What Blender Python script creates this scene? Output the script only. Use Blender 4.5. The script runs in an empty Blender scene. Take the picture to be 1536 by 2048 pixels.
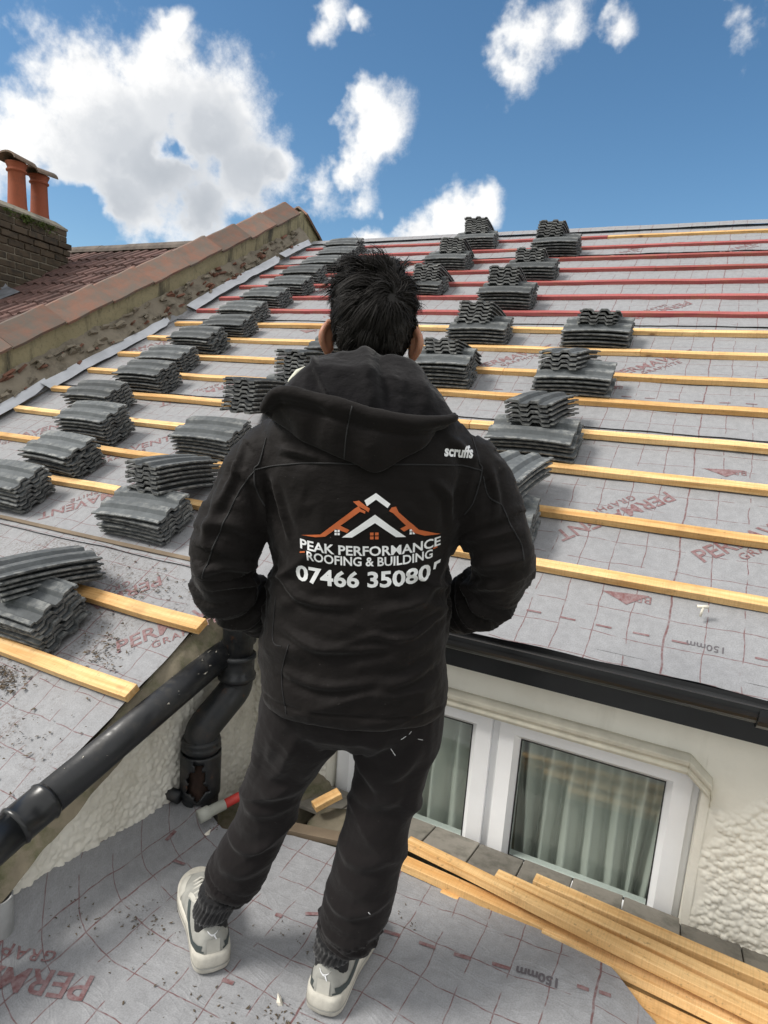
import bpy, bmesh, math, random
import numpy as np
from mathutils import Vector, Matrix
from mathutils.bvhtree import BVHTree

# ------------------------------------------------------------------ camera, world, sun, exposure
R = math.radians
SC = bpy.context.scene
COL = SC.collection
random.seed(7)
rng = np.random.default_rng(11)

F_PX = 1280.0
PITCH, ROLL, YAW, RP = R(9.7258), R(4.2485), R(25.6585), R(28.0156)
CAM = np.array([0.0, 0.0, 1.40])
_f = np.array([-math.sin(YAW)*math.cos(PITCH), math.cos(YAW)*math.cos(PITCH), -math.sin(PITCH)])
_r0 = np.array([math.cos(YAW), math.sin(YAW), 0.0]); _u0 = np.cross(_r0, _f)
CR = math.cos(ROLL)*_r0 + math.sin(ROLL)*_u0
CU = -math.sin(ROLL)*_r0 + math.cos(ROLL)*_u0
CF = _f
cam_d = bpy.data.cameras.new('camera'); cam = bpy.data.objects.new('camera', cam_d); COL.objects.link(cam)
cam_d.sensor_fit = 'VERTICAL'; cam_d.sensor_height = 24.0; cam_d.lens = F_PX/2048*24.0
cam_d.clip_start = 0.05; cam_d.clip_end = 3000
m = Matrix.Identity(4)
for i in range(3):
    m[i][0] = CR[i]; m[i][1] = CU[i]; m[i][2] = -CF[i]; m[i][3] = CAM[i]
cam.matrix_world = m
SC.camera = cam

def ray(px, py):
    d = CF + (px-768)/F_PX*CR - (py-1024)/F_PX*CU
    return d/np.linalg.norm(d)

SUN_AZ = R(-128.0)      # from +Y towards -X
SUN_EL = R(47.0)
SUN_DIR = np.array([math.sin(SUN_AZ)*math.cos(SUN_EL), math.cos(SUN_AZ)*math.cos(SUN_EL), math.sin(SUN_EL)])

SC.view_settings.view_transform = 'Standard'
SC.view_settings.look = 'None'
SC.view_settings.gamma = 1.0
SC.view_settings.use_curve_mapping = False
SC.view_settings.exposure = 0.16
SC.render.engine = 'CYCLES'
SC.cycles.max_bounces = 5
SC.cycles.use_adaptive_sampling = True; SC.cycles.adaptive_threshold = 0.02
SC.cycles.transparent_max_bounces = 16
SC.cycles.use_denoising = True

sun_d = bpy.data.lights.new('sun', 'SUN'); sun_d.energy = 3.3; sun_d.angle = R(18.0); sun_d.color = (1.0, 0.955, 0.89)
sun = bpy.data.objects.new('sun', sun_d); COL.objects.link(sun)
sun.rotation_euler = Vector(SUN_DIR).to_track_quat('Z', 'Y').to_euler()

class NT:
    """small helper around a node tree"""
    def __init__(s, tree): s.t = tree; s.N = tree.nodes; s.L = tree.links
    def n(s, typ, **kw):
        nd = s.N.new(typ)
        for k, v in kw.items():
            if k.startswith('_'): setattr(nd, k[1:], v)
            else:
                key = int(k[1:]) if (k[0] == 'i' and k[1:].isdigit()) else k.replace('_', ' ')
                if hasattr(v, 'is_output'): s.L.new(v, nd.inputs[key])
                else: nd.inputs[key].default_value = v
        return nd
    def math(s, op, a, b=0.0, c=None, clamp=False):
        nd = s.N.new('ShaderNodeMath'); nd.operation = op; nd.use_clamp = clamp
        for i, v in enumerate((a, b, c)):
            if v is None: continue
            if hasattr(v, 'is_output'): s.L.new(v, nd.inputs[i])
            else: nd.inputs[i].default_value = v
        return nd.outputs[0]
    def vm(s, op, a, b=None, scale=None):
        nd = s.N.new('ShaderNodeVectorMath'); nd.operation = op
        for i, v in enumerate((a, b)):
            if v is None: continue
            if hasattr(v, 'is_output'): s.L.new(v, nd.inputs[i])
            else: nd.inputs[i].default_value = v
        if scale is not None: nd.inputs['Scale'].default_value = scale
        return nd.outputs['Value'] if op in ('DISTANCE', 'DOT_PRODUCT', 'LENGTH') else nd.outputs[0]
    def mix(s, fac, a, b, blend='MIX'):
        nd = s.N.new('ShaderNodeMix'); nd.data_type = 'RGBA'; nd.blend_type = blend
        for i, v in ((0, fac), (6, a), (7, b)):
            if hasattr(v, 'is_output'): s.L.new(v, nd.inputs[i])
            else: nd.inputs[i].default_value = v if i == 0 else (tuple(v)+(1,))[:4]
        return nd.outputs[2]
    def ramp(s, fac, stops, interp='LINEAR'):
        nd = s.N.new('ShaderNodeValToRGB'); nd.color_ramp.interpolation = interp
        e = nd.color_ramp.elements
        while len(e) < len(stops): e.new(0.5)
        for el, (p, c) in zip(e, stops):
            el.position = p; el.color = (c, c, c, 1) if isinstance(c, (int, float)) else tuple(c)+(1,)
        s.L.new(fac, nd.inputs[0]); return nd.outputs[0]
    def smooth(s, v, a, b):
        nd = s.N.new('ShaderNodeMapRange'); nd.interpolation_type = 'SMOOTHSTEP'
        s.L.new(v, nd.inputs[0]); nd.inputs[1].default_value = a; nd.inputs[2].default_value = b
        return nd.outputs[0]
    def noise(s, vec, scale, detail=4, rough=0.55, dist=0.0, dim='3D'):
        nd = s.N.new('ShaderNodeTexNoise'); nd.noise_dimensions = dim
        if vec is not None: s.L.new(vec, nd.inputs['Vector'])
        nd.inputs['Scale'].default_value = scale; nd.inputs['Detail'].default_value = detail
        nd.inputs['Roughness'].default_value = rough; nd.inputs['Distortion'].default_value = dist
        return nd

def build_world():
    w = bpy.data.worlds.new('World'); SC.world = w; w.use_nodes = True
    t = NT(w.node_tree); t.N.clear()
    out = t.n('ShaderNodeOutputWorld'); bg = t.n('ShaderNodeBackground')
    t.L.new(bg.outputs[0], out.inputs[0])
    sky = t.n('ShaderNodeTexSky', _sky_type='NISHITA', _sun_disc=False, _sun_elevation=SUN_EL, _sun_rotation=SUN_AZ,
              _air_density=1.0, _dust_density=0.4, _ozone_density=3.0, _altitude=50.0)
    # clouds: soft lumps round fixed compass directions, broken up by fractal noise
    blobs = [(215,225,104),(330,175,86),(425,240,86),(300,320,118),(480,340,76),(135,285,80),(45,300,58),(200,145,50),(360,90,36),(350,30,26),
             (245,405,62),(385,405,66),(540,335,34),(-70,315,58),
             (738,250,56),(705,330,38,.7),(730,390,28,.5),(640,375,38,.4),
             (915,445,58),(972,412,40),(830,478,50),(735,500,38),
             (1085,60,52,.62),(1048,125,36,.6),(1140,35,38,.6),(1252,45,28,.7),(1490,45,42,.34),
             (655,28,34,.55),(720,45,18,.6),(345,492,18,.65),(150,515,38,.75),(-10,480,45,.6)]
    holes = [(332,296,24),(150,445,45)]
    tc = t.n('ShaderNodeTexCoord'); v = t.vm('NORMALIZE', tc.outputs['Generated'])
    w1 = t.noise(v, 6.0, 2, 0.5); w2 = t.noise(v, 22.0, 3, 0.6)
    d1 = t.vm('SCALE', t.vm('SUBTRACT', w1.outputs['Color'], (.5, .5, .5)), scale=0.075)
    d2 = t.vm('SCALE', t.vm('SUBTRACT', w2.outputs['Color'], (.5, .5, .5)), scale=0.046)
    vv = t.vm('ADD', t.vm('ADD', v, d1), d2)
    def lumps(vec, bl):
        acc = None
        for b in bl:
            rad = b[2]/F_PX*1.42; wt = b[3] if len(b) > 3 else 1.0
            dd = t.vm('DISTANCE', vec, tuple(ray(b[0], b[1])))
            x = t.math('MULTIPLY_ADD', dd, -wt/rad, wt)
            acc = x if acc is None else t.math('SMOOTH_MAX', acc, x, 0.12)
        return acc
    base = lumps(vv, blobs)
    hole = lumps(vv, holes)
    base = t.math('SUBTRACT', base, t.math('MULTIPLY', t.math('MAXIMUM', hole, 0.0), 0.85))
    # cloud over the unseen rest of the sky, thickened to add fill light
    away = t.smooth(t.vm('DISTANCE', v, tuple(CF)), 0.85, 1.15)
    gen = t.math('MULTIPLY_ADD', t.noise(v, 2.6, 2, 0.5).outputs[0], 3.0, -0.62)
    gen = t.math('ADD', t.math('MULTIPLY', gen, away), t.math('MULTIPLY_ADD', away, 2.0, -2.0))
    base = t.math('MAXIMUM', base, gen)
    fine = t.noise(v, 22.0, 5, 0.61)
    a = t.math('ADD', base, t.math('MULTIPLY_ADD', fine.outputs[0], 1.15, -0.665))
    # self shadow: how much cloud lies between here and the sun
    sd = Vector(SUN_DIR)
    toward = lumps(t.vm('ADD', vv, tuple(sd*0.085)), [b for b in blobs if b[2] > 44])
    alpha = t.smooth(a, -0.02, 0.50)
    occ = t.math('MULTIPLY', t.math('MAXIMUM', toward, 0.0), t.smooth(a, 0.10, 0.85))
    occ = t.math('ADD', occ, t.math('MULTIPLY_ADD', fine.outputs[0], -0.85, 0.47), clamp=True)
    cl = t.ramp(occ, [(0.0, (.98, .98, .97)), (0.10, (.90, .905, .91)), (0.26, (.72, .74, .765)), (0.50, (.57, .60, .64)), (0.95, (.46, .495, .54))])
    hs = t.n('ShaderNodeHueSaturation', Hue=0.493, Saturation=SKY_SAT, Value=1.0, Color=sky.outputs[0])
    skyc = t.mix(1.0, hs.outputs[0], (SKY_STR,)*3, 'MULTIPLY')
    cloudc = t.mix(1.0, cl, (CLOUD_STR,)*3, 'MULTIPLY')
    col = t.mix(alpha, skyc, cloudc)
    t.L.new(col, bg.inputs['Color']); bg.inputs['Strength'].default_value = 1.0
    w.cycles.sampling_method = 'MANUAL'; w.cycles.sample_map_resolution = 512
SKY_STR, SKY_SAT, CLOUD_STR = 0.116, 1.14, 0.98
build_world()

# ------------------------------------------------------------------ materials
MATS = {}
def M(name): return MATS[name]
def material(name):
    mt = bpy.data.materials.new(name); mt.use_nodes = True
    t = NT(mt.node_tree); t.N.clear()
    out = t.n('ShaderNodeOutputMaterial'); p = t.n('ShaderNodeBsdfPrincipled')
    t.L.new(p.outputs[0], out.inputs[0]); MATS[name] = mt
    t.p = p; t.out = out
    t.tc = t.n('ShaderNodeTexCoord')
    return t
def setp(t, **kw):
    for k, v in kw.items():
        key = k.replace('_', ' ')
        if hasattr(v, 'is_output'): t.L.new(v, t.p.inputs[key])
        else: t.p.inputs[key].default_value = (tuple(v)+(1,))[:4] if isinstance(v, tuple) else v
def bump(t, h, strength=0.5, dist=0.002, normal=None):
    nd = t.n('ShaderNodeBump'); nd.inputs['Strength'].default_value = strength; nd.inputs['Distance'].default_value = dist
    t.L.new(h, nd.inputs['Height'])
    if normal is not None: t.L.new(normal, nd.inputs['Normal'])
    t.L.new(nd.outputs[0], t.p.inputs['Normal']); return nd.outputs[0]
def simple(name, col, rough=0.6, var=0.25, scale=12, bscale=60, bstr=0.3, bdist=0.001, coord='Object', rand=0.0, **kw):
    t = material(name); v = t.tc.outputs[coord]
    if rand:
        oi = t.n('ShaderNodeObjectInfo'); off = t.vm('SCALE', oi.outputs['Location'], scale=3.7)
        v2 = t.vm('ADD', v, off)
    else: v2 = v
    n1 = t.noise(v2, scale, 5, 0.6)
    lo = tuple(c*(1-var) for c in col); hi = tuple(min(1, c*(1+var)) for c in col)
    c = t.mix(t.ramp(n1.outputs[0], [(0.3, 0.0), (0.7, 1.0)]), lo, hi)
    if rand:
        c = t.mix(1.0, c, t.ramp(oi.outputs['Random'], [(0, 1-rand), (1, 1+rand)]), 'MULTIPLY')
    setp(t, Base_Color=c, Roughness=rough, **kw)
    if bstr: bump(t, t.noise(v2, bscale, 4, 0.6).outputs[0], bstr, bdist)
    return t

def felt_material(name, dusty):
    t = material(name); uv = t.n('ShaderNodeUVMap').outputs[0]
    wn = t.noise(uv, 5.0, 3, 0.5, dim='2D'); off = t.vm('SCALE', t.vm('SUBTRACT', wn.outputs['Color'], (.5, .5, .5)), scale=0.028)
    u2 = t.vm('ADD', uv, off)
    sp = t.n('ShaderNodeSeparateXYZ'); t.L.new(u2, sp.inputs[0])
    def lines(v, period, half, phase=0.0):
        x = t.math('FRACT', t.math('ADD', t.math('DIVIDE', v, period), phase+0.5))
        d = t.math('ABSOLUTE', t.math('SUBTRACT', x, 0.5))
        return t.math('SUBTRACT', 1.0, t.smooth(d, half/period*0.55, half/period*1.35))
    lx = lines(sp.outputs[0], 0.10, 0.0016, 0.12); lxb = lines(sp.outputs[0], 0.60, 0.0027, 0.02)
    ly = lines(sp.outputs[1], 0.109, 0.0015, 0.2)
    brk = t.noise(uv, 9.0, 2, 0.5, dim='2D'); bk = t.smooth(brk.outputs[0], 0.36, 0.44)
    ln = t.math('MAXIMUM', t.math('MULTIPLY', t.math('MAXIMUM', lx, ly), bk), lxb)
    fade = t.noise(uv, 60.0, 3, 0.6, dim='2D')
    ln = t.math('MULTIPLY', ln, t.ramp(fade.outputs[0], [(0.25, 0.35), (0.6, 0.9)]))
    n1 = t.noise(uv, 3.0, 5, 0.6, dim='2D'); n2 = t.noise(uv, 34.0, 5, 0.65, dim='2D'); n3 = t.noise(uv, 240.0, 3, 0.6, dim='2D')
    b = t.mix(n1.outputs[0], (.228, .232, .243), (.288, .292, .303))
    b = t.mix(t.ramp(n2.outputs[0], [(.35, 0.0), (.68, .38)]), b, (.37, .378, .395))
    b = t.mix(t.ramp(n3.outputs[0], [(.3, .35), (.6, 0.0)]), b, (.14, .14, .145))
    if dusty:
        dn = t.noise(uv, 2.2, 6, 0.7, dim='2D'); sp2 = t.noise(uv, 90.0, 5, 0.75, dim='2D')
        dm = t.math('MULTIPLY', t.ramp(dn.outputs[0], [(.40, 0.0), (.62, 1.0)]), t.ramp(sp2.outputs[0], [(.50, 0.0), (.60, .8)]))
        b = t.mix(dm, b, (.09, .065, .05))
    col = t.mix(ln, b, (.135, .055, .055))
    setp(t, Base_Color=col, Roughness=0.72)
    t.p.inputs['Specular IOR Level'].default_value = 0.35
    w3 = t.noise(uv, 14.0, 3, 0.5, dim='2D')
    cr = t.noise(t.vm('MULTIPLY', uv, (1.0, 2.6, 1.0)), 6.5, 3, 0.55, 0.8, dim='2D'); cr2 = t.math('ABSOLUTE', t.math('SUBTRACT', cr.outputs[0], 0.5)); crr = t.ramp(cr2, [(0.0, 1.0), (.05, .3), (.14, 0.0)])
    nb = bump(t, crr, 0.16, 0.006); nb = bump(t, w3.outputs[0], 0.55, 0.006, nb)
    bump(t, n3.outputs[0], 0.25, 0.0008, nb)
felt_material('felt', False); felt_material('felt_dusty', True)

def wood(name, ca, cb, knots=True):
    t = material(name); o = t.tc.outputs['Object']
    oi = t.n('ShaderNodeObjectInfo'); off = t.vm('SCALE', oi.outputs['Location'], scale=5.3)
    v = t.vm('ADD', o, off); st = t.vm('MULTIPLY', v, (3.0, 60.0, 60.0)); st2 = t.vm('MULTIPLY', v, (5.0, 14.0, 14.0))
    saw = t.noise(t.vm('MULTIPLY', v, (260.0, 8.0, 8.0)), 1.0, 2, 0.6)
    n1 = t.noise(st, 1.0, 4, 0.6); n2 = t.noise(st2, 1.0, 3, 0.55); n3 = t.noise(v, 70, 4, 0.7)
    c = t.mix(t.ramp(n1.outputs[0], [(.33, 0.0), (.67, 1.0)]), ca, cb)
    c = t.mix(t.ramp(n2.outputs[0], [(.62, 0.0), (.75, .5)]), c, tuple(x*.55 for x in ca))
    if knots:
        vo = t.n('ShaderNodeTexVoronoi', Scale=1.0); t.L.new(t.vm('MULTIPLY', v, (4.0, 9.0, 9.0)), vo.inputs['Vector'])
        c = t.mix(t.ramp(vo.outputs['Distance'], [(.05, .8), (.075, .35), (.12, 0.0)]), c, (.20, .085, .03))
    c = t.mix(t.ramp(n3.outputs[0], [(.60, 0.0), (.70, .5)]), c, (.10, .06, .03))
    gr_n = t.noise(v, 9, 5, .7); c = t.mix(t.ramp(gr_n.outputs[0], [(.52, 0.0), (.72, .45)]), c, (.30, .17, .07))
    c = t.mix(1.0, c, t.ramp(oi.outputs['Random'], [(0, (.80, .74, .62)), (.5, (.98, .95, .90)), (1, (1.12, 1.14, 1.16))]), 'MULTIPLY')
    c = t.mix(t.ramp(saw.outputs[0], [(.45, 0.0), (.75, .30)]), c, tuple(x*.6 for x in ca))
    setp(t, Base_Color=c, Roughness=0.7); nb = bump(t, n1.outputs[0], 0.5, 0.0016); bump(t, saw.outputs[0], 0.4, 0.0008, nb)
wood('pine', (.62, .35, .125), (.86, .60, .30)); wood('pine_red', (.27, .048, .052), (.44, .125, .115), False)

def tile_mat():
    t = material('tile_grey'); o = t.tc.outputs['Object']; oi = t.n('ShaderNodeObjectInfo'); g = t.n('ShaderNodeNewGeometry')
    v = t.vm('ADD', o, t.vm('SCALE', oi.outputs['Location'], scale=3.7))
    n1 = t.noise(v, 14, 6, .68); n2 = t.noise(v, 120, 5, .7); n3 = t.noise(v, 34, 4, .65)
    c = t.mix(t.ramp(n1.outputs[0], [(.3, 0.0), (.7, 1.0)]), (.054, .061, .066), (.105, .116, .122))
    c = t.mix(t.ramp(n2.outputs[0], [(.36, .45), (.55, 0.0)]), c, (.060, .064, .064))
    c = t.mix(t.ramp(n3.outputs[0], [(.66, 0.0), (.76, .55)]), c, (.27, .275, .26))
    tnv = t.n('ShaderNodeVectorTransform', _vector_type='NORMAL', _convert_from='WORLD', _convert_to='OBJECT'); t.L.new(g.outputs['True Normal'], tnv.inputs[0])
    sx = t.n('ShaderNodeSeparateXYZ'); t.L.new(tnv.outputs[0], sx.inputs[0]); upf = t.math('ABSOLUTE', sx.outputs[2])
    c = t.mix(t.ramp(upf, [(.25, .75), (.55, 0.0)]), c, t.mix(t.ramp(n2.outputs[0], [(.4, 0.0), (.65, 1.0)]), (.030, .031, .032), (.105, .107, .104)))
    wear = t.math('MULTIPLY', t.ramp(g.outputs['Pointiness'], [(.53, 0.0), (.58, 1.0)]), t.ramp(n3.outputs[0], [(.42, 0.0), (.62, .8)]))
    c = t.mix(wear, c, (.24, .245, .235))
    c = t.mix(1.0, c, t.ramp(oi.outputs['Random'], [(0, .72), (1, 1.25)]), 'MULTIPLY')
    setp(t, Base_Color=c, Roughness=.78); bump(t, n2.outputs[0], .5, .0014)
tile_mat()
t = simple('tile_grey_unused', (.088, .096, .096), 0.68, 0.42, 18, 150, 0.8, 0.002, rand=0.28)
simple('tile_brown', (.105, .057, .048), 0.85, 0.4, 9, 60, 0.6, 0.003, rand=0.25)
simple('ridge_brown', (.12, .10, .085), 0.9, 0.4, 9, 60, 0.5, 0.003)
def render_wall(name, col, dirt):
    t = material(name); o = t.tc.outputs['Object']
    n1 = t.noise(o, 2.5, 6, 0.65); n2 = t.noise(o, 14, 5, 0.6); n3 = t.noise(o, 90, 4, 0.6)
    st = t.noise(t.vm('MULTIPLY', o, (7, 7, 1.2)), 1.0, 5, 0.65)
    c = t.mix(n2.outputs[0], tuple(x*.9 for x in col), col)
    c = t.mix(t.ramp(n1.outputs[0], [(.48, 0.0), (.75, dirt)]), c, tuple(x*y for x, y in zip(col, (.5, .47, .40))))
    c = t.mix(t.ramp(st.outputs[0], [(.55, 0.0), (.72, dirt*.8)]), c, (.20, .18, .12))
    setp(t, Base_Color=c, Roughness=0.85); bump(t, n3.outputs[0], 0.35, 0.002)
render_wall('cream', (.86, .835, .74), .25); render_wall('cream_side', (.80, .775, .69), .5)
def party():
    t = material('party_render'); o = t.tc.outputs['Object']
    n1 = t.noise(o, 4, 6, 0.7); n2 = t.noise(o, 40, 5, 0.7); st = t.noise(t.vm('MULTIPLY', o, (9, 4.5, 1.1)), 1.0, 6, 0.7)
    c = t.mix(n1.outputs[0], (.19, .165, .095), (.36, .32, .20))
    c = t.mix(t.ramp(st.outputs[0], [(.50, 0.0), (.62, .88)]), c, (.035, .033, .028))
    c = t.mix(t.ramp(n2.outputs[0], [(.5, 0), (.75, .5)]), c, (.09, .08, .05))
    setp(t, Base_Color=c, Roughness=.92); bump(t, n2.outputs[0], .6, .006)
party()
def lichen(name, base, spot, amount, sc=9):
    t = material(name); o = t.tc.outputs['Object']; oi = t.n('ShaderNodeObjectInfo')
    v = t.vm('ADD', o, t.vm('SCALE', oi.outputs['Location'], scale=3.1))
    n1 = t.noise(v, sc, 6, .7); n2 = t.noise(v, 60, 5, .7)
    c = t.mix(n2.outputs[0], tuple(x*.75 for x in base), base)
    c = t.mix(t.ramp(n1.outputs[0], [(.55-amount*.2, 0), (.75-amount*.2, .9)]), c, spot)
    c = t.mix(1.0, c, t.ramp(oi.outputs['Random'], [(0, .8), (1, 1.15)]), 'MULTIPLY')
    setp(t, Base_Color=c, Roughness=.88); bump(t, n2.outputs[0], .5, .003)
lichen('coping', (.245, .128, .090), (.140, .118, .098), .82, 7)
lichen('terracotta', (.38, .105, .05), (.20, .075, .045), .1, 7)
lichen('pot_cap', (.20, .14, .10), (.08, .07, .055), .5, 11)
lichen('brick_dark', (.105, .078, .05), (.03, .028, .022), .45, 9)
lichen('mortar_old', (.27, .245, .19), (.10, .09, .065), .35, 8)
lichen('rubble', (.27, .235, .18), (.10, .085, .065), .30, 9)
lichen('rubble_red', (.22, .10, .065), (.09, .06, .045), .4, 9)
lichen('moss_stone', (.22, .19, .135), (.075, .085, .035), .35, 12)
lichen('sill_tile', (.27, .25, .215), (.11, .105, .085), .4, 10)
simple('moss', (.07, .10, .02), .95, .5, 30, 200, .8, .01)
simple('lead', (.16, .17, .19), .55, .3, 10)
t = simple('flap_silver', (.56, .58, .62), .5, .15, 6, 30, .3, .003)
simple('upvc', (.88, .89, .90), .32, .04, 6, 40, .05, .0005)
simple('gasket', (.03, .03, .03), .6, .1)
simple('mould', (.62, .59, .49), .85, .2, 8, 60, .4, .002)
t = simple('black_plastic', (.012, .013, .014), .30, .3, 14, 90, .12, .001)
def cast_iron():
    t = material('cast_iron'); o = t.tc.outputs['Object']
    n1 = t.noise(o, 9, 6, .7); n2 = t.noise(o, 70, 4, .7)
    c = t.mix(t.ramp(n1.outputs[0], [(.5, 0), (.62, .8)]), (.016, .018, .020), (.05, .045, .04))
    c = t.mix(t.ramp(t.noise(o, 22, 5, .7).outputs[0], [(.62, 0), (.70, .7)]), c, (.11, .045, .02))
    setp(t, Base_Color=c, Roughness=t.ramp(n1.outputs[0], [(.4, .32), (.6, .7)])); bump(t, n2.outputs[0], .5, .002)
cast_iron()
def grimy():
    t = material('gutter_grimy'); o = t.tc.outputs['Object']
    n1 = t.noise(o, 12, 6, .75); n2 = t.noise(o, 55, 5, .75)
    c = t.mix(t.ramp(n2.outputs[0], [(.70, 0), (.76, .6)]), (.013, .014, .016), (.28, .27, .24))
    c = t.mix(t.ramp(n1.outputs[0], [(.55, 0), (.72, .55)]), c, (.07, .065, .055))
    setp(t, Base_Color=c, Roughness=t.ramp(n1.outputs[0], [(.4, .28), (.65, .65)])); bump(t, n2.outputs[0], .25, .001)
grimy()
simple('rust', (.035, .018, .012), .9, .5, 30, 90, .7, .002)
simple('grey_plastic', (.36, .37, .37), .45, .2, 14)
simple('red_paint', (.55, .05, .04), .45, .25, 18)
simple('pale_plastic', (.42, .43, .38), .5, .2, 18)
simple('deck_wood', (.16, .12, .08), .8, .3, 6)
simple('house_wall', (.55, .52, .44), .9, .15, 3)
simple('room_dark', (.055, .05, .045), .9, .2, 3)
simple('garden', (.07, .09, .035), .95, .5, .6, 6, .5, .05)
simple('dirt', (.10, .075, .05), .95, .5, 60, 200, .5, .002)
simple('chip', (.68, .64, .55), .8, .2, 60)
def glass():
    t = material('glass'); t.N.remove(t.p)
    ge = t.n('ShaderNodeNewGeometry'); cs = t.math('ABSOLUTE', t.vm('DOT_PRODUCT', ge.outputs['Normal'], ge.outputs['Incoming'])); fz = t.math('MULTIPLY_ADD', t.math('POWER', t.math('SUBTRACT', 1.0, cs), 5.0), .92, .05); tr = t.n('ShaderNodeBsdfTransparent'); tr.inputs[0].default_value = (.88, .91, .89, 1)
    gl = t.n('ShaderNodeBsdfGlossy'); gl.inputs['Roughness'].default_value = .02
    mx = t.n('ShaderNodeMixShader'); f2 = t.math('MULTIPLY', fz, 1.6, clamp=True)
    t.L.new(f2, mx.inputs[0]); t.L.new(tr.outputs[0], mx.inputs[1]); t.L.new(gl.outputs[0], mx.inputs[2]); t.L.new(mx.outputs[0], t.out.inputs[0])
glass()
def voile():
    t = material('voile'); t.p.inputs['Base Color'].default_value = (.88, .89, .86, 1); t.p.inputs['Roughness'].default_value = .9
    tr = t.n('ShaderNodeBsdfTransparent'); mx = t.n('ShaderNodeMixShader'); mx.inputs[0].default_value = .84
    t.L.new(tr.outputs[0], mx.inputs[1]); t.L.new(t.p.outputs[0], mx.inputs[2]); t.L.new(mx.outputs[0], t.out.inputs[0])
voile()
def cloth(name, col, weave=900, rough=.8, sheen=.15, big=.5, spec=.16):
    t = material(name); o = t.tc.outputs['Object']
    n1 = t.noise(o, 5, 5, .6); n2 = t.noise(o, weave, 2, .5); n3 = t.noise(t.vm('MULTIPLY', o, (1, 1, 1.6)), 22, 4, .55)
    lint = t.noise(o, 160, 3, .7)
    c = t.mix(n1.outputs[0], tuple(x*.7 for x in col), tuple(x*1.3 for x in col))
    c = t.mix(t.ramp(lint.outputs[0], [(.735, 0), (.76, .5)]), c, (.22, .21, .20))
    setp(t, Base_Color=c, Roughness=rough, Sheen_Weight=sheen, Sheen_Roughness=.5)
    t.p.inputs['Specular IOR Level'].default_value = spec
    nb = bump(t, n3.outputs[0], big, .006); bump(t, n2.outputs[0], .35, .0006, nb)
cloth('jacket_black', (.0058, .0043, .0040), rough=.70, sheen=.07, big=.7, spec=.15); cloth('trouser_black', (.0115, .0098, .0100), 700, .9, .07, .6, .12)
cloth('fleece', (.010, .0092, .0105), 420, .95, .14, .9); cloth('cuff_rib', (.010, .010, .011), 500, .9, .2)
simple('seam', (.006, .006, .007), .7, .2); simple('lining_cream', (.62, .62, .52), .9, .1)
simple('print_white', (.78, .79, .80), .55, .08, 30, 300, .1, .0003); simple('print_orange', (.50, .115, .03), .55, .1, 30, 300, .1, .0003)
t = material('felt_print'); nz = t.noise(t.tc.outputs['Object'], 70, 4, .65)
setp(t, Base_Color=t.mix(t.ramp(nz.outputs[0], [(.35, .0), (.62, 1.0)]), (.155, .062, .062), (.235, .165, .17)), Roughness=.7)
t = material('felt_print_grey'); setp(t, Base_Color=(.10, .09, .10), Roughness=.7)
t = simple('skin', (.36, .17, .105), .5, .12, 20, 300, .25, .0006)
t.p.inputs['Subsurface Weight'].default_value = .25; t.p.inputs['Subsurface Radius'].default_value = (1, .35, .15); t.p.inputs['Subsurface Scale'].default_value = .012
t = simple('hair_black', (.0105, .0088, .0078), .66, .3, 40, 60, 0, .001); t.p.inputs['Specular IOR Level'].default_value = .25
simple('scalp', (.012, .010, .009), .8, .2)
simple('eye', (.5, .5, .48), .3, .05)
simple('shoe_grey', (.30, .30, .275), .75, .2, 25, 300, .3, .0006); simple('shoe_cream', (.44, .43, .385), .7, .2, 18, 200, .25, .0006)
simple('shoe_sole', (.50, .48, .42), .7, .35, 16, 120, .3, .001); simple('shoe_stripe', (.045, .058, .058), .6, .2)
simple('sock', (.012, .012, .013), .95, .2, 40, 300, .5, .001)

# ------------------------------------------------------------------ mesh helpers
def hash3(ix, iy, iz):
    h = (ix*374761393 + iy*668265263 + iz*2147483647*0 + iz*1274126177) & 0xffffffff
    h = ((h ^ (h >> 13))*1274126177) & 0xffffffff
    return ((h ^ (h >> 16)) & 0xffff)/65535.0
def vnoise(p):
    p = np.asarray(p, float); i = np.floor(p).astype(np.int64); f = p-i; f = f*f*(3-2*f)
    r = 0
    for dx in (0, 1):
        for dy in (0, 1):
            for dz in (0, 1):
                w = (f[:, 0] if dx else 1-f[:, 0])*(f[:, 1] if dy else 1-f[:, 1])*(f[:, 2] if dz else 1-f[:, 2])
                r = r + w*hash3(i[:, 0]+dx, i[:, 1]+dy, i[:, 2]+dz)
    return r*2-1
def fbm(p, sc, oct=4, seed=0.0):
    p = np.asarray(p, float)*sc+seed*17.3; a = 1.0; r = 0; tot = 0
    for k in range(oct):
        r = r+a*vnoise(p); tot += a; a *= .5; p = p*2.03+5.1
    return r/tot

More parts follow.
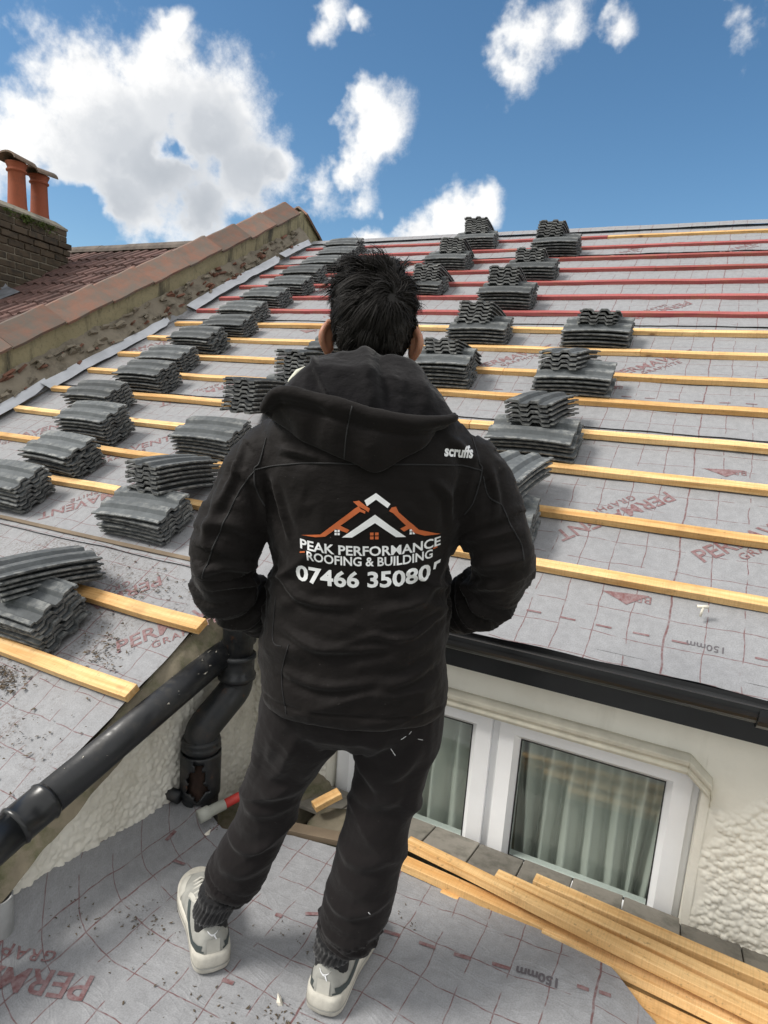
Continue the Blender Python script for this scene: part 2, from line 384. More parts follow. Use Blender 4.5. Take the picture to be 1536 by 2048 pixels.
def link(name, me, mat=None, parent=None, loc=None, rot=None, smooth=False):
    o = bpy.data.objects.new(name, me); COL.objects.link(o)
    if mat is not None and len(me.materials) == 0: me.materials.append(M(mat))
    if parent is not None: o.parent = parent
    if loc is not None: o.location = loc
    if rot is not None: o.rotation_euler = rot
    if smooth: me.shade_smooth()
    return o
def mesh(name, v, f):
    me = bpy.data.meshes.new(name); me.from_pydata([tuple(map(float, x)) for x in v], [], [tuple(map(int, x)) for x in f]); me.update(); return me
def empty(name, loc=(0, 0, 0), rz=0.0):
    o = bpy.data.objects.new(name, None); COL.objects.link(o); o.location = loc; o.rotation_euler = (0, 0, rz); o.empty_display_size = .1; return o
def tag(o, label, cat, group=None, kind=None):
    o['label'] = label; o['category'] = cat
    if group: o['group'] = group
    if kind: o['kind'] = kind
    return o
class MB:
    def __init__(s): s.v = []; s.f = []
    def add(s, v, f):
        b = len(s.v); s.v += [tuple(map(float, x)) for x in v]; s.f += [tuple(int(i)+b for i in q) for q in f]; return s
    def box(s, lo, hi):
        (a, b, c), (d, e, g) = lo, hi
        return s.add([(a,b,c),(d,b,c),(d,e,c),(a,e,c),(a,b,g),(d,b,g),(d,e,g),(a,e,g)], [(0,3,2,1),(4,5,6,7),(0,1,5,4),(1,2,6,5),(2,3,7,6),(3,0,4,7)])
    def prism(s, poly, a, b, axis=0):
        """poly of 2-D points (other two axes in order) swept along axis from a to b"""
        n = len(poly); v = []
        for t_ in (a, b):
            for (p, q) in poly:
                c = [p, q]; c.insert(axis, t_); v.append(c)
        f = [tuple(range(n-1, -1, -1)), tuple(range(n, 2*n))]+[(i, (i+1) % n, n+(i+1) % n, n+i) for i in range(n)]
        return s.add(v, f)
    def loft(s, rings, cap=True, closed=True):
        n = len(rings[0]); v = [p for r_ in rings for p in r_]; f = []
        for i in range(len(rings)-1):
            for j in range(n if closed else n-1):
                k = (j+1) % n; f.append((i*n+j, i*n+k, (i+1)*n+k, (i+1)*n+j))
        if cap and closed: f.append(tuple(range(n-1, -1, -1))); f.append(tuple(range((len(rings)-1)*n, len(rings)*n)))
        return s.add(v, f)
    def tube(s, path, rad, seg=16, cap=True, flat=1.0):
        P = [np.array(p, float) for p in path]; rings = []
        rad = [rad]*len(P) if np.isscalar(rad) else rad
        T = [P[min(i+1, len(P)-1)]-P[max(i-1, 0)] for i in range(len(P))]; T = [x/np.linalg.norm(x) for x in T]
        up = np.array([0, 0, 1.0]) if abs(T[0][2]) < .9 else np.array([1.0, 0, 0])
        a = np.cross(T[0], up); a /= np.linalg.norm(a)
        for p, tt, r_ in zip(P, T, rad):
            a = a-tt*(a@tt); a /= np.linalg.norm(a); b = np.cross(tt, a)
            rings.append([p+r_*(math.cos(x)*a+flat*math.sin(x)*b) for x in np.linspace(0, 2*math.pi, seg, endpoint=False)])
        return s.loft(rings, cap)
    def lathe(s, prof, seg=24, cx=0, cy=0):
        rings = [[(cx+r_*math.cos(x), cy+r_*math.sin(x), z) for x in np.linspace(0, 2*math.pi, seg, endpoint=False)] for r_, z in prof]
        return s.loft(rings)
    def build(s, name, mat, parent=None, smooth=False, bevel=0, loc=None, rot=None):
        me = mesh(name, s.v, s.f)
        bm = bmesh.new(); bm.from_mesh(me); bmesh.ops.recalc_face_normals(bm, faces=bm.faces)
        if bevel: bmesh.ops.bevel(bm, geom=bm.edges[:], offset=bevel, segments=1, affect='EDGES')
        bm.to_mesh(me); bm.free()
        return link(name, me, mat, parent, loc, rot, smooth)
def spline(pts, n, closed=False):
    P = np.array(pts, float); m_ = len(P); out = []
    for t_ in np.linspace(0, m_-1, n):
        i = min(int(t_), m_-2); u = t_-i
        p0, p1, p2, p3 = P[max(i-1, 0)], P[i], P[i+1], P[min(i+2, m_-1)]
        out.append(.5*((2*p1)+(-p0+p2)*u+(2*p0-5*p1+4*p2-p3)*u*u+(-p0+3*p1-3*p2+p3)*u**3))
    return np.array(out)
def remesh(mb, voxel, smooth_it=6):
    me = mesh('tmp', mb.v, mb.f)
    bm = bmesh.new(); bm.from_mesh(me); bmesh.ops.recalc_face_normals(bm, faces=bm.faces); bm.to_mesh(me); bm.free()
    o = link('tmp', me); md = o.modifiers.new('r', 'REMESH'); md.mode = 'VOXEL'; md.voxel_size = voxel
    if smooth_it: ms = o.modifiers.new('s', 'SMOOTH'); ms.iterations = smooth_it; ms.factor = .6
    dg = bpy.context.evaluated_depsgraph_get(); dg.update()
    res = bpy.data.meshes.new_from_object(o.evaluated_get(dg)); bpy.data.objects.remove(o); bpy.data.meshes.remove(me)
    return res
def getv(me):
    v = np.empty(len(me.vertices)*3); me.vertices.foreach_get('co', v); return v.reshape(-1, 3)
def getn(me):
    v = np.empty(len(me.vertices)*3); me.vertices.foreach_get('normal', v); return v.reshape(-1, 3)
def setv(me, v): me.vertices.foreach_set('co', v.ravel()); me.update()
def text2d(s, size, bold=0.0, align='LEFT', maxedge=.02, spacing=1.0):
    cu = bpy.data.curves.new('t', 'FONT'); cu.body = s; cu.size = size; cu.offset = bold; cu.align_x = align; cu.space_character = spacing
    cu.resolution_u = 3
    o = bpy.data.objects.new('t', cu); COL.objects.link(o)
    dg = bpy.context.evaluated_depsgraph_get(); dg.update()
    me = bpy.data.meshes.new_from_object(o.evaluated_get(dg)); bpy.data.objects.remove(o); bpy.data.curves.remove(cu)
    bm = bmesh.new(); bm.from_mesh(me); bpy.data.meshes.remove(me)
    bmesh.ops.triangulate(bm, faces=bm.faces[:])
    for _ in range(5):
        ed = [e for e in bm.edges if e.calc_length() > maxedge]
        if not ed: break
        bmesh.ops.subdivide_edges(bm, edges=ed, cuts=1); bmesh.ops.triangulate(bm, faces=bm.faces[:])
    v = np.array([x.co[:2] for x in bm.verts]) if len(bm.verts) else np.zeros((0, 2)); bm.verts.index_update()
    f = [[x.index for x in q.verts] for q in bm.faces]; bm.free()
    return v, f

# ------------------------------------------------------------------ roof geometry
G = 0.301                                            # batten gauge
P0 = np.array([0, 5.84805, 2.87179])                  # point on the top batten line
U = np.array([0, math.cos(RP), math.sin(RP)]); NRM = np.array([0, -math.sin(RP), math.cos(RP)])
def roof(X, s, h=0.0): return P0+np.array([X, 0, 0])-U*s+NRM*h
def roof_arr(X, s, h):
    X, s, h = np.broadcast_arrays(np.asarray(X, float), np.asarray(s, float), np.asarray(h, float))
    return np.stack([X, P0[1]-U[1]*s+NRM[1]*h, P0[2]-U[2]*s+NRM[2]*h], -1)
def roofz(Y): return P0[2]+(Y-P0[1])*math.tan(RP)
ROOF_ROT = Matrix(((1, 0, 0), (0, U[1], NRM[1]), (0, U[2], NRM[2]))).to_euler()   # x along battens, y up the slope, z off the roof

# --- ground far below
gr = link('ground', mesh('ground', [(-900, -900, -3.4), (900, -900, -3.4), (900, 900, -3.4), (-900, 900, -3.4)], [(0, 1, 2, 3)]), 'garden'); gr['kind'] = 'structure'

house = tag(empty('terraced_house', (0, 1.95, -3.4)), 'cream rendered terraced house with its roof stripped to grey underlay and battens', 'house')
HP = Vector((0, -1.95, 3.4))
def hpart(o):            # parent to the house keeping world coordinates
    o.parent = house; o.location = Vector(o.location)+HP; return o

# --- underlay strips with real laps
def felt_h(X, s):
    X = np.atleast_1d(np.asarray(X, float)); s = np.atleast_1d(np.asarray(s, float)); X, s = np.broadcast_arrays(X, s)
    p = np.stack([X.ravel(), s.ravel(), 0*X.ravel()], -1)
    h = .0055*fbm(p, 3.2, 3, 1)+.0035*fbm(p*np.array([1, 2.2, 1]), 9, 2, 2)
    sag = .004*np.sin(np.pi*((s.ravel()/G) % 1.0))
    low = np.clip((s.ravel()-4.5)/1.0, 0, 1)
    return (h*(1+low)-sag-.006).reshape(X.shape)
def sheet(nx, ny, fun, name, mat, smooth=True):
    a = np.linspace(0, 1, nx); b = np.linspace(0, 1, ny); A, B = np.meshgrid(a, b)
    V, UVc = fun(A.ravel(), B.ravel())
    f = [(j*nx+i, j*nx+i+1, (j+1)*nx+i+1, (j+1)*nx+i) for j in range(ny-1) for i in range(nx-1)]
    me = mesh(name, V, f)
    uvl = me.uv_layers.new(name='UVMap'); idx = np.empty(len(me.loops), int); me.loops.foreach_get('vertex_index', idx)
    uvl.data.foreach_set('uv', UVc[idx].astype(np.float32).ravel())
    return link(name, me, mat, smooth=smooth)
strips = [(-0.28, 0.48, -3.99, 1.7, .012), (0.36, 1.97, -3.99, 1.7, .008), (1.80, 3.22, -3.99, 1.7, .004), (3.08, 4.56, -3.99, 1.7, .0)]
felt_layers = []
for k, (s0, s1, x0, x1, lay) in enumerate(strips):
    def fun(a, b, s0=s0, s1=s1, x0=x0, x1=x1, lay=lay, k=k):
        X = x0+(x1-x0)*a
        edge = .012*fbm(np.stack([X, X*0+k, X*0], -1), 2.2, 3, 5)
        s = s0+(s1+edge-s0)*b
        h = felt_h(X, s)+lay+np.clip((b-.93)/.07, 0, 1)*(.004+.006*np.clip(fbm(np.stack([X, X*0, X*0+k], -1), 4, 2, 9), 0, 1))
        return roof_arr(X, s, h), np.stack([X, s], -1)
    o = hpart(sheet(300, 60, fun, 'roof_underlay', 'felt'))
    felt_layers.append((s0, s1, lay))
def fun(a, b):
    s = 4.40+(6.3-4.40)*b; xr = -1.455+.02*fbm(np.stack([s, s*0, s*0], -1), 3, 3, 4)-.045*np.clip((s-5.25)/.5, 0, 1)
    X = -4.0+(xr+4.0)*a; h = felt_h(X, s)-.004
    return roof_arr(X, s, h), np.stack([X+.03, s+.04], -1)
hpart(sheet(110, 70, fun, 'roof_underlay', 'felt_dusty'))['label'] = 'dusty lowest sheet of underlay ending above the verge gutter'
# solid roof body below the underlay
mb = MB(); e = -.035
pf = lambda s, h: tuple(roof(0, s, h)[1:])
mb.prism([pf(-.30, e), pf(4.5, e), (2.25, .66), (2.25, .5), (6.2, .5)], -3.99, 1.69, 0)
mb.prism([pf(4.4, e), pf(6.4, e), (.40, -.3), (1.9, -.3)], -3.99, -1.48, 0)
hpart(mb.build('roof_body', 'deck_wood'))
# ridge strip of underlay on top
def fun(a, b):
    X = -3.99+5.69*a; s = -.33+.13*b; h = .022+.01*np.sin(b*np.pi)+.004*fbm(np.stack([X, s, s*0], -1), 4, 2, 3)
    return roof_arr(X, s, h), np.stack([X, s], -1)
hpart(sheet(120, 6, fun, 'ridge_underlay', 'felt'))

def felt_lay(s):
    r_ = -.004
    for (s0, s1, lay) in felt_layers:
        if s0 <= s <= s1: r_ = max(r_, lay)
    return r_
def felt_text(s, X, sd, ang, size, mat='felt_print', bold=.0, sub=None):
    mb = MB()
    def put(v, f, off=(0, 0)):
        if not len(v): return
        c, d = math.cos(R(ang)), math.sin(R(ang)); v = v+np.array(off)
        x = X+v[:, 0]*c-v[:, 1]*d; ss = sd-(v[:, 0]*d+v[:, 1]*c)
        h = felt_h(x, ss)+np.array([felt_lay(q) for q in ss])+.0017
        mb.add(roof_arr(x, ss, h), f)
    v, f = text2d(s, size, bold, maxedge=.035); put(v, f)
    if sub:
        v, f = text2d(sub, size*.5, bold*.5, maxedge=.035, spacing=1.2); put(v, f, (size*1.3, -size*.55))
    return hpart(mb.build('printed_lettering', mat))
for (x, s, a) in [(-.09, 3.66, 226), (.06, 4.05, 45), (-1.64, 5.0, 50), (-1.77, 4.63, 230), (-1.16, 2.66, 45), (-3.93, 2.70, 45), (-2.86, 4.06, 45), (-3.70, 4.03, 45),
                  (-.42, 2.68, 45), (.25, 2.68, 45), (-2.2, 2.68, 45), (-1.2, 1.55, 225), (-.2, 1.55, 225), (-2.3, 1.55, 225), (-.9, .62, 45), (-.1, .6, 45), (-2.35, 4.10, 226), (-.95, 4.03, 45), (.75, 3.66, 226),
                  (-3.1, 1.4, 45), (-2.6, 3.0, 225), (-3.55, 4.9, 50), (.85, 4.05, 45)]:
    felt_text('PERMAVENT', x, s, a, .088, sub='GRAPHITE', bold=.0012)
def felt_shape(polys, name='printed_mark', mat='felt_print'):
    mb = MB()
    for P in polys:
        P = np.array(P); h = felt_h(P[:, 0], P[:, 1])+np.array([felt_lay(q) for q in P[:, 1]])+.0017
        mb.add(roof_arr(P[:, 0], P[:, 1], h), [tuple(range(len(P)))])
    return hpart(mb.build(name, mat))
for (x, s) in [(.10, 3.47), (-.9, 3.47), (-2.35, 3.30), (-.14, 4.27), (-.45, 2.80), (-2.6, 2.15)]:
    felt_shape([[(x-.075, s-.004), (x+.02, s-.012), (x+.065, s-.016), (x+.005, s+.040), (x-.02, s+.024)]])
    felt_text('BBA', x+.075, s-.012, 182, .045)
for sd, xs in ((4.415, np.arange(-.52, .3, .105)), (2.89, np.arange(-1.0, .4, .105)), (.20, np.arange(-.5, .4, .12))):
    for x in xs:
        if sd > 4 and .03 < x < .17: continue
        felt_shape([[(x, sd), (x+.045, sd), (x+.045, sd+.007), (x, sd+.007)]], 'printed_dash')
felt_text('150mm', .145, 4.405, 180, .034, 'felt_print_grey')

# --- roof battens
def batten(X0, X1, s, mat, w=.040, t_=.026, hb=.0, twist=0.0, label=None):
    L = X1-X0; n = max(2, int(L/.25)); rings = []
    for i in range(n+1):
        x = -L/2+L*i/n; j = .0016*math.sin(i*1.7+X0*9+s*5); k_ = .0014*math.sin(i*2.3+s*11)
        rings.append([(x, -w/2+j, k_), (x, w/2+j, k_), (x, w/2+j, t_+k_), (x, -w/2+j, t_+k_)])
    mb = MB().loft(rings)
    me = mesh('roof_batten', mb.v, mb.f); bm = bmesh.new(); bm.from_mesh(me); bmesh.ops.recalc_face_normals(bm, faces=bm.faces)
    bmesh.ops.bevel(bm, geom=[e_ for e_ in bm.edges if e_.calc_face_angle(0) > .8], offset=.0012, segments=1, affect='EDGES'); bm.to_mesh(me); bm.free()
    o = link('roof_batten', me, mat); o.location = roof((X0+X1)/2, s, hb); o.rotation_euler = ROOF_ROT
    o.rotation_euler.rotate_axis('Z', twist)
    if label: o['label'] = label
    return hpart(o)
for n in range(0, 15):
    s = n*G+random.uniform(-.006, .006); red = n <= 6
    x0 = -3.925+random.uniform(0, .05); x1 = 1.68
    cuts = [x0]+({0: [-.93], 1: [-.82], 3: [-.45], 4: [-2.8], 8: [-.35], 10: [-2.0]}.get(n, [random.uniform(-2.6, .9)]))+[x1]
    for a, b in zip(cuts, cuts[1:]):
        mt = 'pine_red' if red and not (n == 0 and a > -1) else 'pine'
        batten(a+.001, b-.001, s+random.uniform(-.004, .004), mt, twist=random.uniform(-.002, .002))
batten(-3.9, -1.40, 16.02*G, 'pine', w=.052); batten(-3.9, -1.43, 17.02*G, 'pine', w=.052)
batten(-3.9, -1.50, 15.05*G, 'deck_wood', w=.02, t_=.006)

# --- walls: smooth head band, roughcast below, opening for the window
WY = 1.95
def blobs_height(P2, n, box, rmin, rmax, amp, seed):
    r_ = np.random.default_rng(seed); (x0, x1, y0, y1) = box; h = np.zeros(len(P2))
    cx = r_.uniform(x0, x1, n); cy = r_.uniform(y0, y1, n); rad = rmin+(rmax-rmin)*r_.uniform(0, 1, n)**1.8; am = amp*r_.uniform(.4, 1, n)*rad/rmax
    order = np.argsort(P2[:, 0]); xs = P2[order, 0]
    for a, b, c, d in zip(cx, cy, rad, am):
        lo, hi = np.searchsorted(xs, (a-c, a+c)); ii = order[lo:hi]
        q = 1-((P2[ii, 0]-a)**2+(P2[ii, 1]-b)**2)/(c*c); k = q > 0
        h[ii[k]] = np.maximum(h[ii[k]], d*np.sqrt(q[k]))
    return h
def rough_sheet(name, mat, box, res, place, n, rmin, rmax, amp, seed, mask=None):
    (x0, x1, y0, y1) = box; nx = int((x1-x0)/res)+2; ny = int((y1-y0)/res)+2
    def fun(a, b):
        X = x0+(x1-x0)*a; Z = y0+(y1-y0)*b; P2 = np.stack([X, Z], -1)
        h = blobs_height(P2, n, box, rmin, rmax, amp, seed)
        p3 = np.stack([X, Z, X*0], -1); h = h+.004*fbm(p3, 6, 4, seed)
        if mask is not None: h = h*mask(X, Z)+.0025*fbm(p3, 14, 3, seed+1)
        return place(X, Z, h), np.stack([X, Z], -1)
    return sheet(nx, ny, fun, name, mat)
def wall_back(box, nm, seed, dens, mask=None):
    A = (box[1]-box[0])*(box[3]-box[2])
    return hpart(rough_sheet(nm, 'cream', box, .0032, lambda X, Z, h: np.stack([X, WY-h, Z], -1), int(A*dens), .0035, .0120, .011, seed, mask))
wx0, wx1, wz0, wz1 = -1.10, .145, -.20, .415
head_mask = lambda X, Z: np.clip((.36+.10*np.clip((X-.25)/.1, 0, 1)-Z+.03*np.sin(X*23))/.05, 0, 1)*np.clip((X-(.17+.015*np.sin(Z*31)))/.03, 0, 1)
wall_back((wx1, .95, -.35, .66), 'back_wall', 21, 17000, head_mask)
wall_back((-1.46, wx0, -.45, .66), 'back_wall', 22, 12000, lambda X, Z: np.clip((.42-Z)/.06, 0, 1))
hpart(rough_sheet('window_head_render', 'cream', (wx0, wx1, wz1, .66), .008, lambda X, Z, h: np.stack([X, WY-h, Z], -1), 30, .01, .03, .002, 23))
mb = MB()
mb.box((-1.46, WY+.02, -3.4), (1.7, 6.2, -.22)); mb.box((-1.46, WY+.25, -.20), (-1.455, 6.0, .2))
mb.box((-3.98, .42, -3.4), (-1.47, 2.2, -.32)); mb.box((wx1+.02, WY+.02, -.2), (1.7, WY+.20, .6)); mb.box((-1.45, WY+.02, -.2), (wx0-.02, WY+.20, .6)); mb.box((wx0-.01, WY+.02, wz1+.02), (wx1+.01, WY+.2, .6))
hpart(mb.build('house_body', 'house_wall'))
# side wall of the lower roof, roughcast, facing the flat roof
def side_mask(Y, Z): return np.clip((roofz(Y)-.06-Z)/.06, 0, 1)
def side_place(Y, Z, h):
    Zc = np.minimum(Z, roofz(Y)-.035); return np.stack([-1.445+h-.01*(Z > roofz(Y)-.05), Y, Zc], -1)
hpart(rough_sheet('side_wall', 'cream_side', (.55, 1.97, -.22, .78), .0042, side_place, 21000, .0038, .0125, .012, 31, side_mask))
# mortar verge between underlay edge and side wall
def fun(a, b):
    Y = .55+(1.98-.55)*a; X = -1.462+.075*b; P3 = np.stack([X, Y, X*0], -1)
    Z = roofz(Y)-.028-.075*b**1.4+.014*fbm(P3, 16, 4, 3)-.02*np.clip(fbm(P3, 9, 3, 6)-.1, 0, 1)
    return np.stack([X+.012*fbm(P3, 10, 3, 8)*b, Y, Z], -1), np.stack([X, Y], -1)
hpart(sheet(150, 16, fun, 'verge_mortar', 'moss_stone'))

# --- window: casements, panes, head moulding; rooms and curtains behind
FY = 2.005
win = hpart(MB().box((wx0, FY+.02, wz0), (wx0+.035, FY+.09, wz1-.012)).box((wx1-.035, FY+.02, wz0), (wx1, FY+.09, wz1-.012)).box((wx0+.035, FY+.02, wz1-.047), (wx1-.035, FY+.09, wz1-.012))
            .box((wx0+.035, FY+.02, wz0), (wx1-.035, FY+.09, wz0+.035)).box((-.50, FY+.021, wz0+.035), (-.468, FY+.089, wz1-.047)).build('window', 'upvc', bevel=.004))
def casement(x0, x1, z0, z1):
    w = .072; d0, d1 = FY, FY+.06; b = .016
    mb = MB()
    def rail(p):    # p: outer a, outer b, inner b, inner a (mitred), with a bevelled bead towards the glass
        (a, b_, c, d) = p; lo = [(x, d0, z) for x, z in (a, b_, c, d)]; hi = [(x, d1, z) for x, z in (a, b_, c, d)]
        k = [np.array(q, float) for q in (a, b_, c, d)]
        e1 = k[3]*.72+k[0]*.28; e2 = k[2]*.72+k[1]*.28
        v = [(k[0][0], d0, k[0][1]), (k[1][0], d0, k[1][1]), (e2[0], d0-.004, e2[1]), (e1[0], d0-.004, e1[1]), (k[2][0], d0+.022, k[2][1]), (k[3][0], d0+.022, k[3][1])]
        v += [(q[0], d1, q[2]) for q in v]
        mb.add(v, [(0, 1, 2, 3), (3, 2, 4, 5), (0, 6, 7, 1), (5, 4, 10, 11), (0, 3, 5, 11, 9, 6), (1, 7, 8, 10, 4, 2), (6, 9, 8, 7), (9, 11, 10, 8)])
    g = .0012
    rail(((x0, z1), (x1, z1), (x1-w, z1-w), (x0+w, z1-w))); rail(((x1, z0), (x0, z0), (x0+w, z0+w), (x1-w, z0+w)))
    rail(((x0, z0), (x0, z1), (x0+w, z1-w), (x0+w, z0+w))); rail(((x1, z1), (x1, z0), (x1-w, z0+w), (x1-w, z1-w)))
    sash = mb.build('casement', 'upvc', win); sash.location = (0, 0, 0)
    bd = .0022
    MB().box((x0+w-.001, FY+.018, z1-w-bd), (x1-w+.001, FY+.0265, z1-w+.001)).box((x0+w-.001, FY+.018, z0+w-.001), (x1-w+.001, FY+.0265, z0+w+bd)).box((x0+w-.001, FY+.018, z0+w+bd), (x0+w+bd, FY+.0265, z1-w-bd)).box((x1-w-bd, FY+.018, z0+w+bd), (x1-w+.001, FY+.0265, z1-w-bd)).build('glazing_seal', 'gasket', win)
    MB().box((x0+w, FY+.028, z0+w), (x1-w, FY+.034, z1-w)).build('pane', 'glass', win)
casement(-1.082, -.498, -.19, .392); casement(-.470, .122, -.19, .392)
# plaster moulding over the window with a splayed right end
prof = [(WY+.03, .405), (WY-.012, .405), (WY-.020, .418), (WY-.012, .428), (WY-.026, .440), (WY-.030, .455), (WY-.012, .468), (WY+.03, .468)]
mb = MB().prism(prof, -1.14, .10, 0)
rings = [[(.10+.0, y, z) for y, z in prof], [(.165, y, z-.055) for y, z in prof], [(.17, y, z-.085) for y, z in prof]]
mb.loft(rings); hpart(mb.build('window_moulding', 'mould', bevel=.002))
hpart(MB().box((wx1-.001, WY-.002, wz0), (wx1+.022, FY+.08, .36)).build('window_reveal', 'cream')); hpart(MB().box((wx0-.022, WY-.002, wz0), (wx0+.001, FY+.08, .40)).build('window_reveal', 'cream'))
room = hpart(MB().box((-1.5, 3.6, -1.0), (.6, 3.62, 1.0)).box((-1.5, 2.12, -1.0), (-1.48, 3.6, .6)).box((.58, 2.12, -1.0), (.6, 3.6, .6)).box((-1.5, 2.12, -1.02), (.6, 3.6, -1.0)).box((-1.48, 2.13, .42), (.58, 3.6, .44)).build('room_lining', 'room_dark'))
def curtain(x0, x1, label, seed, swing):
    def fun(a, b):
        X = x0+(x1-x0)*a; Z = -.30+.72*b; P3 = np.stack([X, Z*.25, X*0+seed], -1)
        y = 2.115+.038*np.sin(a*np.pi*2*7+2*fbm(P3, 6, 2, seed))+.02*fbm(P3, 14, 3, seed)
        return np.stack([X+swing*(1-b)*(a-.5)+.02*(1-b)*np.sin(a*9+seed), y, Z], -1), np.stack([X, Z], -1)
    return tag(sheet(160, 14, fun, 'net_curtain', 'voile'), label, 'curtain', 'net curtains behind the window')
curtain(-.43, .10, 'pale net curtain hanging in folds behind the right casement', 2, -.05); curtain(-1.06, -.54, 'pale net curtain behind the left casement beside the mullion', 5, .05)
band_obj = tag(MB().box((-1.05, 2.30, .20), (.1, 2.32, .29)).build('brown_band', 'rubble', None), 'brown horizontal band seen behind the net curtains near the window head', 'brown_band')  # plain brown band with tabs below it, set back behind the curtains
for i in range(5):
    MB().box((-1.0+i*.23, 2.295, .13), (-.86+i*.23, 2.318, .198)).build('brown_band_tab', 'rubble_red', band_obj)

# --- eaves gutter on the right
GX0, GX1 = -1.30, 1.68
mb = MB(); gy, gz, gr_ = 1.795, .728, .056
ang = np.linspace(math.pi, 2*math.pi, 15)
outer = [(gy+gr_*math.cos(a), gz+gr_*math.sin(a)) for a in ang]; inner = [(gy+(gr_-.004)*math.cos(a), gz+(gr_-.004)*math.sin(a)) for a in ang[::-1]]
outer = [(gy-gr_-.006, gz-.004), (gy-gr_-.006, gz+.006)]+outer[0:0]+[(gy-gr_+.004, gz+.006)]+inner[::-1][0:0]+[(y, z) for y, z in inner[::-1]]+[(y, z) for y, z in outer[::-1]]
mb.prism(outer, GX0, GX1, 0)
gut = hpart(mb.build('eaves_gutter', 'black_plastic'))
for x in (-.95, .235, 1.2):
    a2 = np.linspace(math.pi*.98, 2*math.pi, 13)
    b1 = [(gy+(gr_+.010)*math.cos(a), gz+(gr_+.010)*math.sin(a)) for a in a2]; b2 = [(gy+(gr_+.002)*math.cos(a), gz+(gr_+.002)*math.sin(a)) for a in a2[::-1]]
    br = MB().prism(b1+b2, x-.014, x+.014, 0).build('gutter_bracket', 'black_plastic', gut)
hpart(MB().box((-1.44, 1.862, .585), (1.69, 1.885, .745)).box((-1.44, 1.885, .585), (1.69, WY+.02, .60)).build('fascia_board', 'black_plastic'))

# ------------------------------------------------------------------ party wall with coping
WX0, WX1 = -4.36, -4.10
pw = tag(empty('party_wall', (-4.23, 4.0, -3.4)), 'stained rendered party wall rising above the roof under red coping tiles', 'wall')
PWO = Vector((4.23, -4.0, 3.4))
def ppart(o): o.parent = pw; o.location = Vector(o.location)+PWO; return o
apY = 6.02; hw = .36
def walltop(Y): return roofz(Y)+hw if Y <= apY else roofz(apY)+hw-(Y-apY)*math.tan(RP)*1.15
nY = 150
Ys = np.linspace(.2, 7.4, nY); v = []; f = []
nz = 14
for side in (WX1, WX0):
    for Y in Ys:
        zt = walltop(Y)
        for k in range(nz): v.append((side, Y, zt-1.0*(1-k/(nz-1))))
va = np.array(v); P3 = va*1.0
va[:, 0] += .010*fbm(P3, 5, 4, 2)*np.where(va[:, 0] > -4.2, 1, -1)
for sd in range(2):
    for i in range(nY-1):
        for k in range(nz-1):
            a = sd*nY*nz+i*nz+k; f.append((a, a+nz, a+nz+1, a+1))
for i in range(nY-1):
    a = i*nz+nz-1; b = nY*nz+a; f.append((a, a+nz, b+nz, b))
for (i0) in (0, nY-1):
    for k in range(nz-1):
        a = i0*nz+k; b = nY*nz+a; f.append((a, a+1, b+1, b))
ppart(link('rendered_face', mesh('rendered_face', va, f), 'party_render', smooth=False))
# coping: angled clay tiles, each .45 m
def coping_mesh():
    L = .440; w = .172; rise = .104; th = .017; mb = MB()
    prof = [(-w, -.012), (-w*.5, rise*.47), (-.015, rise), (.015, rise), (w*.5, rise*.47), (w, -.012), (w-.010, -.030), (w*.48, rise*.44-th), (0, rise-th), (-w*.48, rise*.44-th), (-w+.010, -.030)]
    rings = []
    for i in range(7):
        y = -L/2+L*i/6
        rings.append([(x+.002*math.sin(i*2.1+x*30), y, z+.002*math.sin(i*1.3+x*20)) for x, z in prof])
    return mb.loft(rings)
cm = None; k = 0
cj = mesh('coping_joint', *(lambda m_: (m_.v, m_.f))(MB().prism([(-.165, -.015), (0, .100), (.165, -.015)], -.03, .03, 1)))
s = 6.05
while s > -.2:
    mb = coping_mesh() if cm is None else None
    if cm is None:
        cm = mesh('coping_tile', mb.v, mb.f); bm = bmesh.new(); bm.from_mesh(cm); bmesh.ops.recalc_face_normals(bm, faces=bm.faces); bm.to_mesh(cm); bm.free()
    o = link('coping_tile', cm, 'coping'); o.location = roof(-4.23, s-.225, hw*math.cos(RP)+.01+random.uniform(-.004, .004)); o.rotation_euler = ROOF_ROT
    o.rotation_euler.rotate_axis('X', .035+random.uniform(-.012, .012)); o.rotation_euler.rotate_axis('Z', random.uniform(-.012, .012)); ppart(o)
    o = link('coping_joint', cj, 'mortar_old'); o.location = roof(-4.23, s, hw*math.cos(RP)+.004); o.rotation_euler = ROOF_ROT; ppart(o)
    s -= .45
for k in range(3):      # far slope
    o = link('coping_tile', cm, 'coping'); Y = apY+.22+k*.39; o.location = (-4.23, Y, walltop(Y)+.012); o.rotation_euler = (-math.atan(math.tan(RP)*1.15), 0, 0); ppart(o)
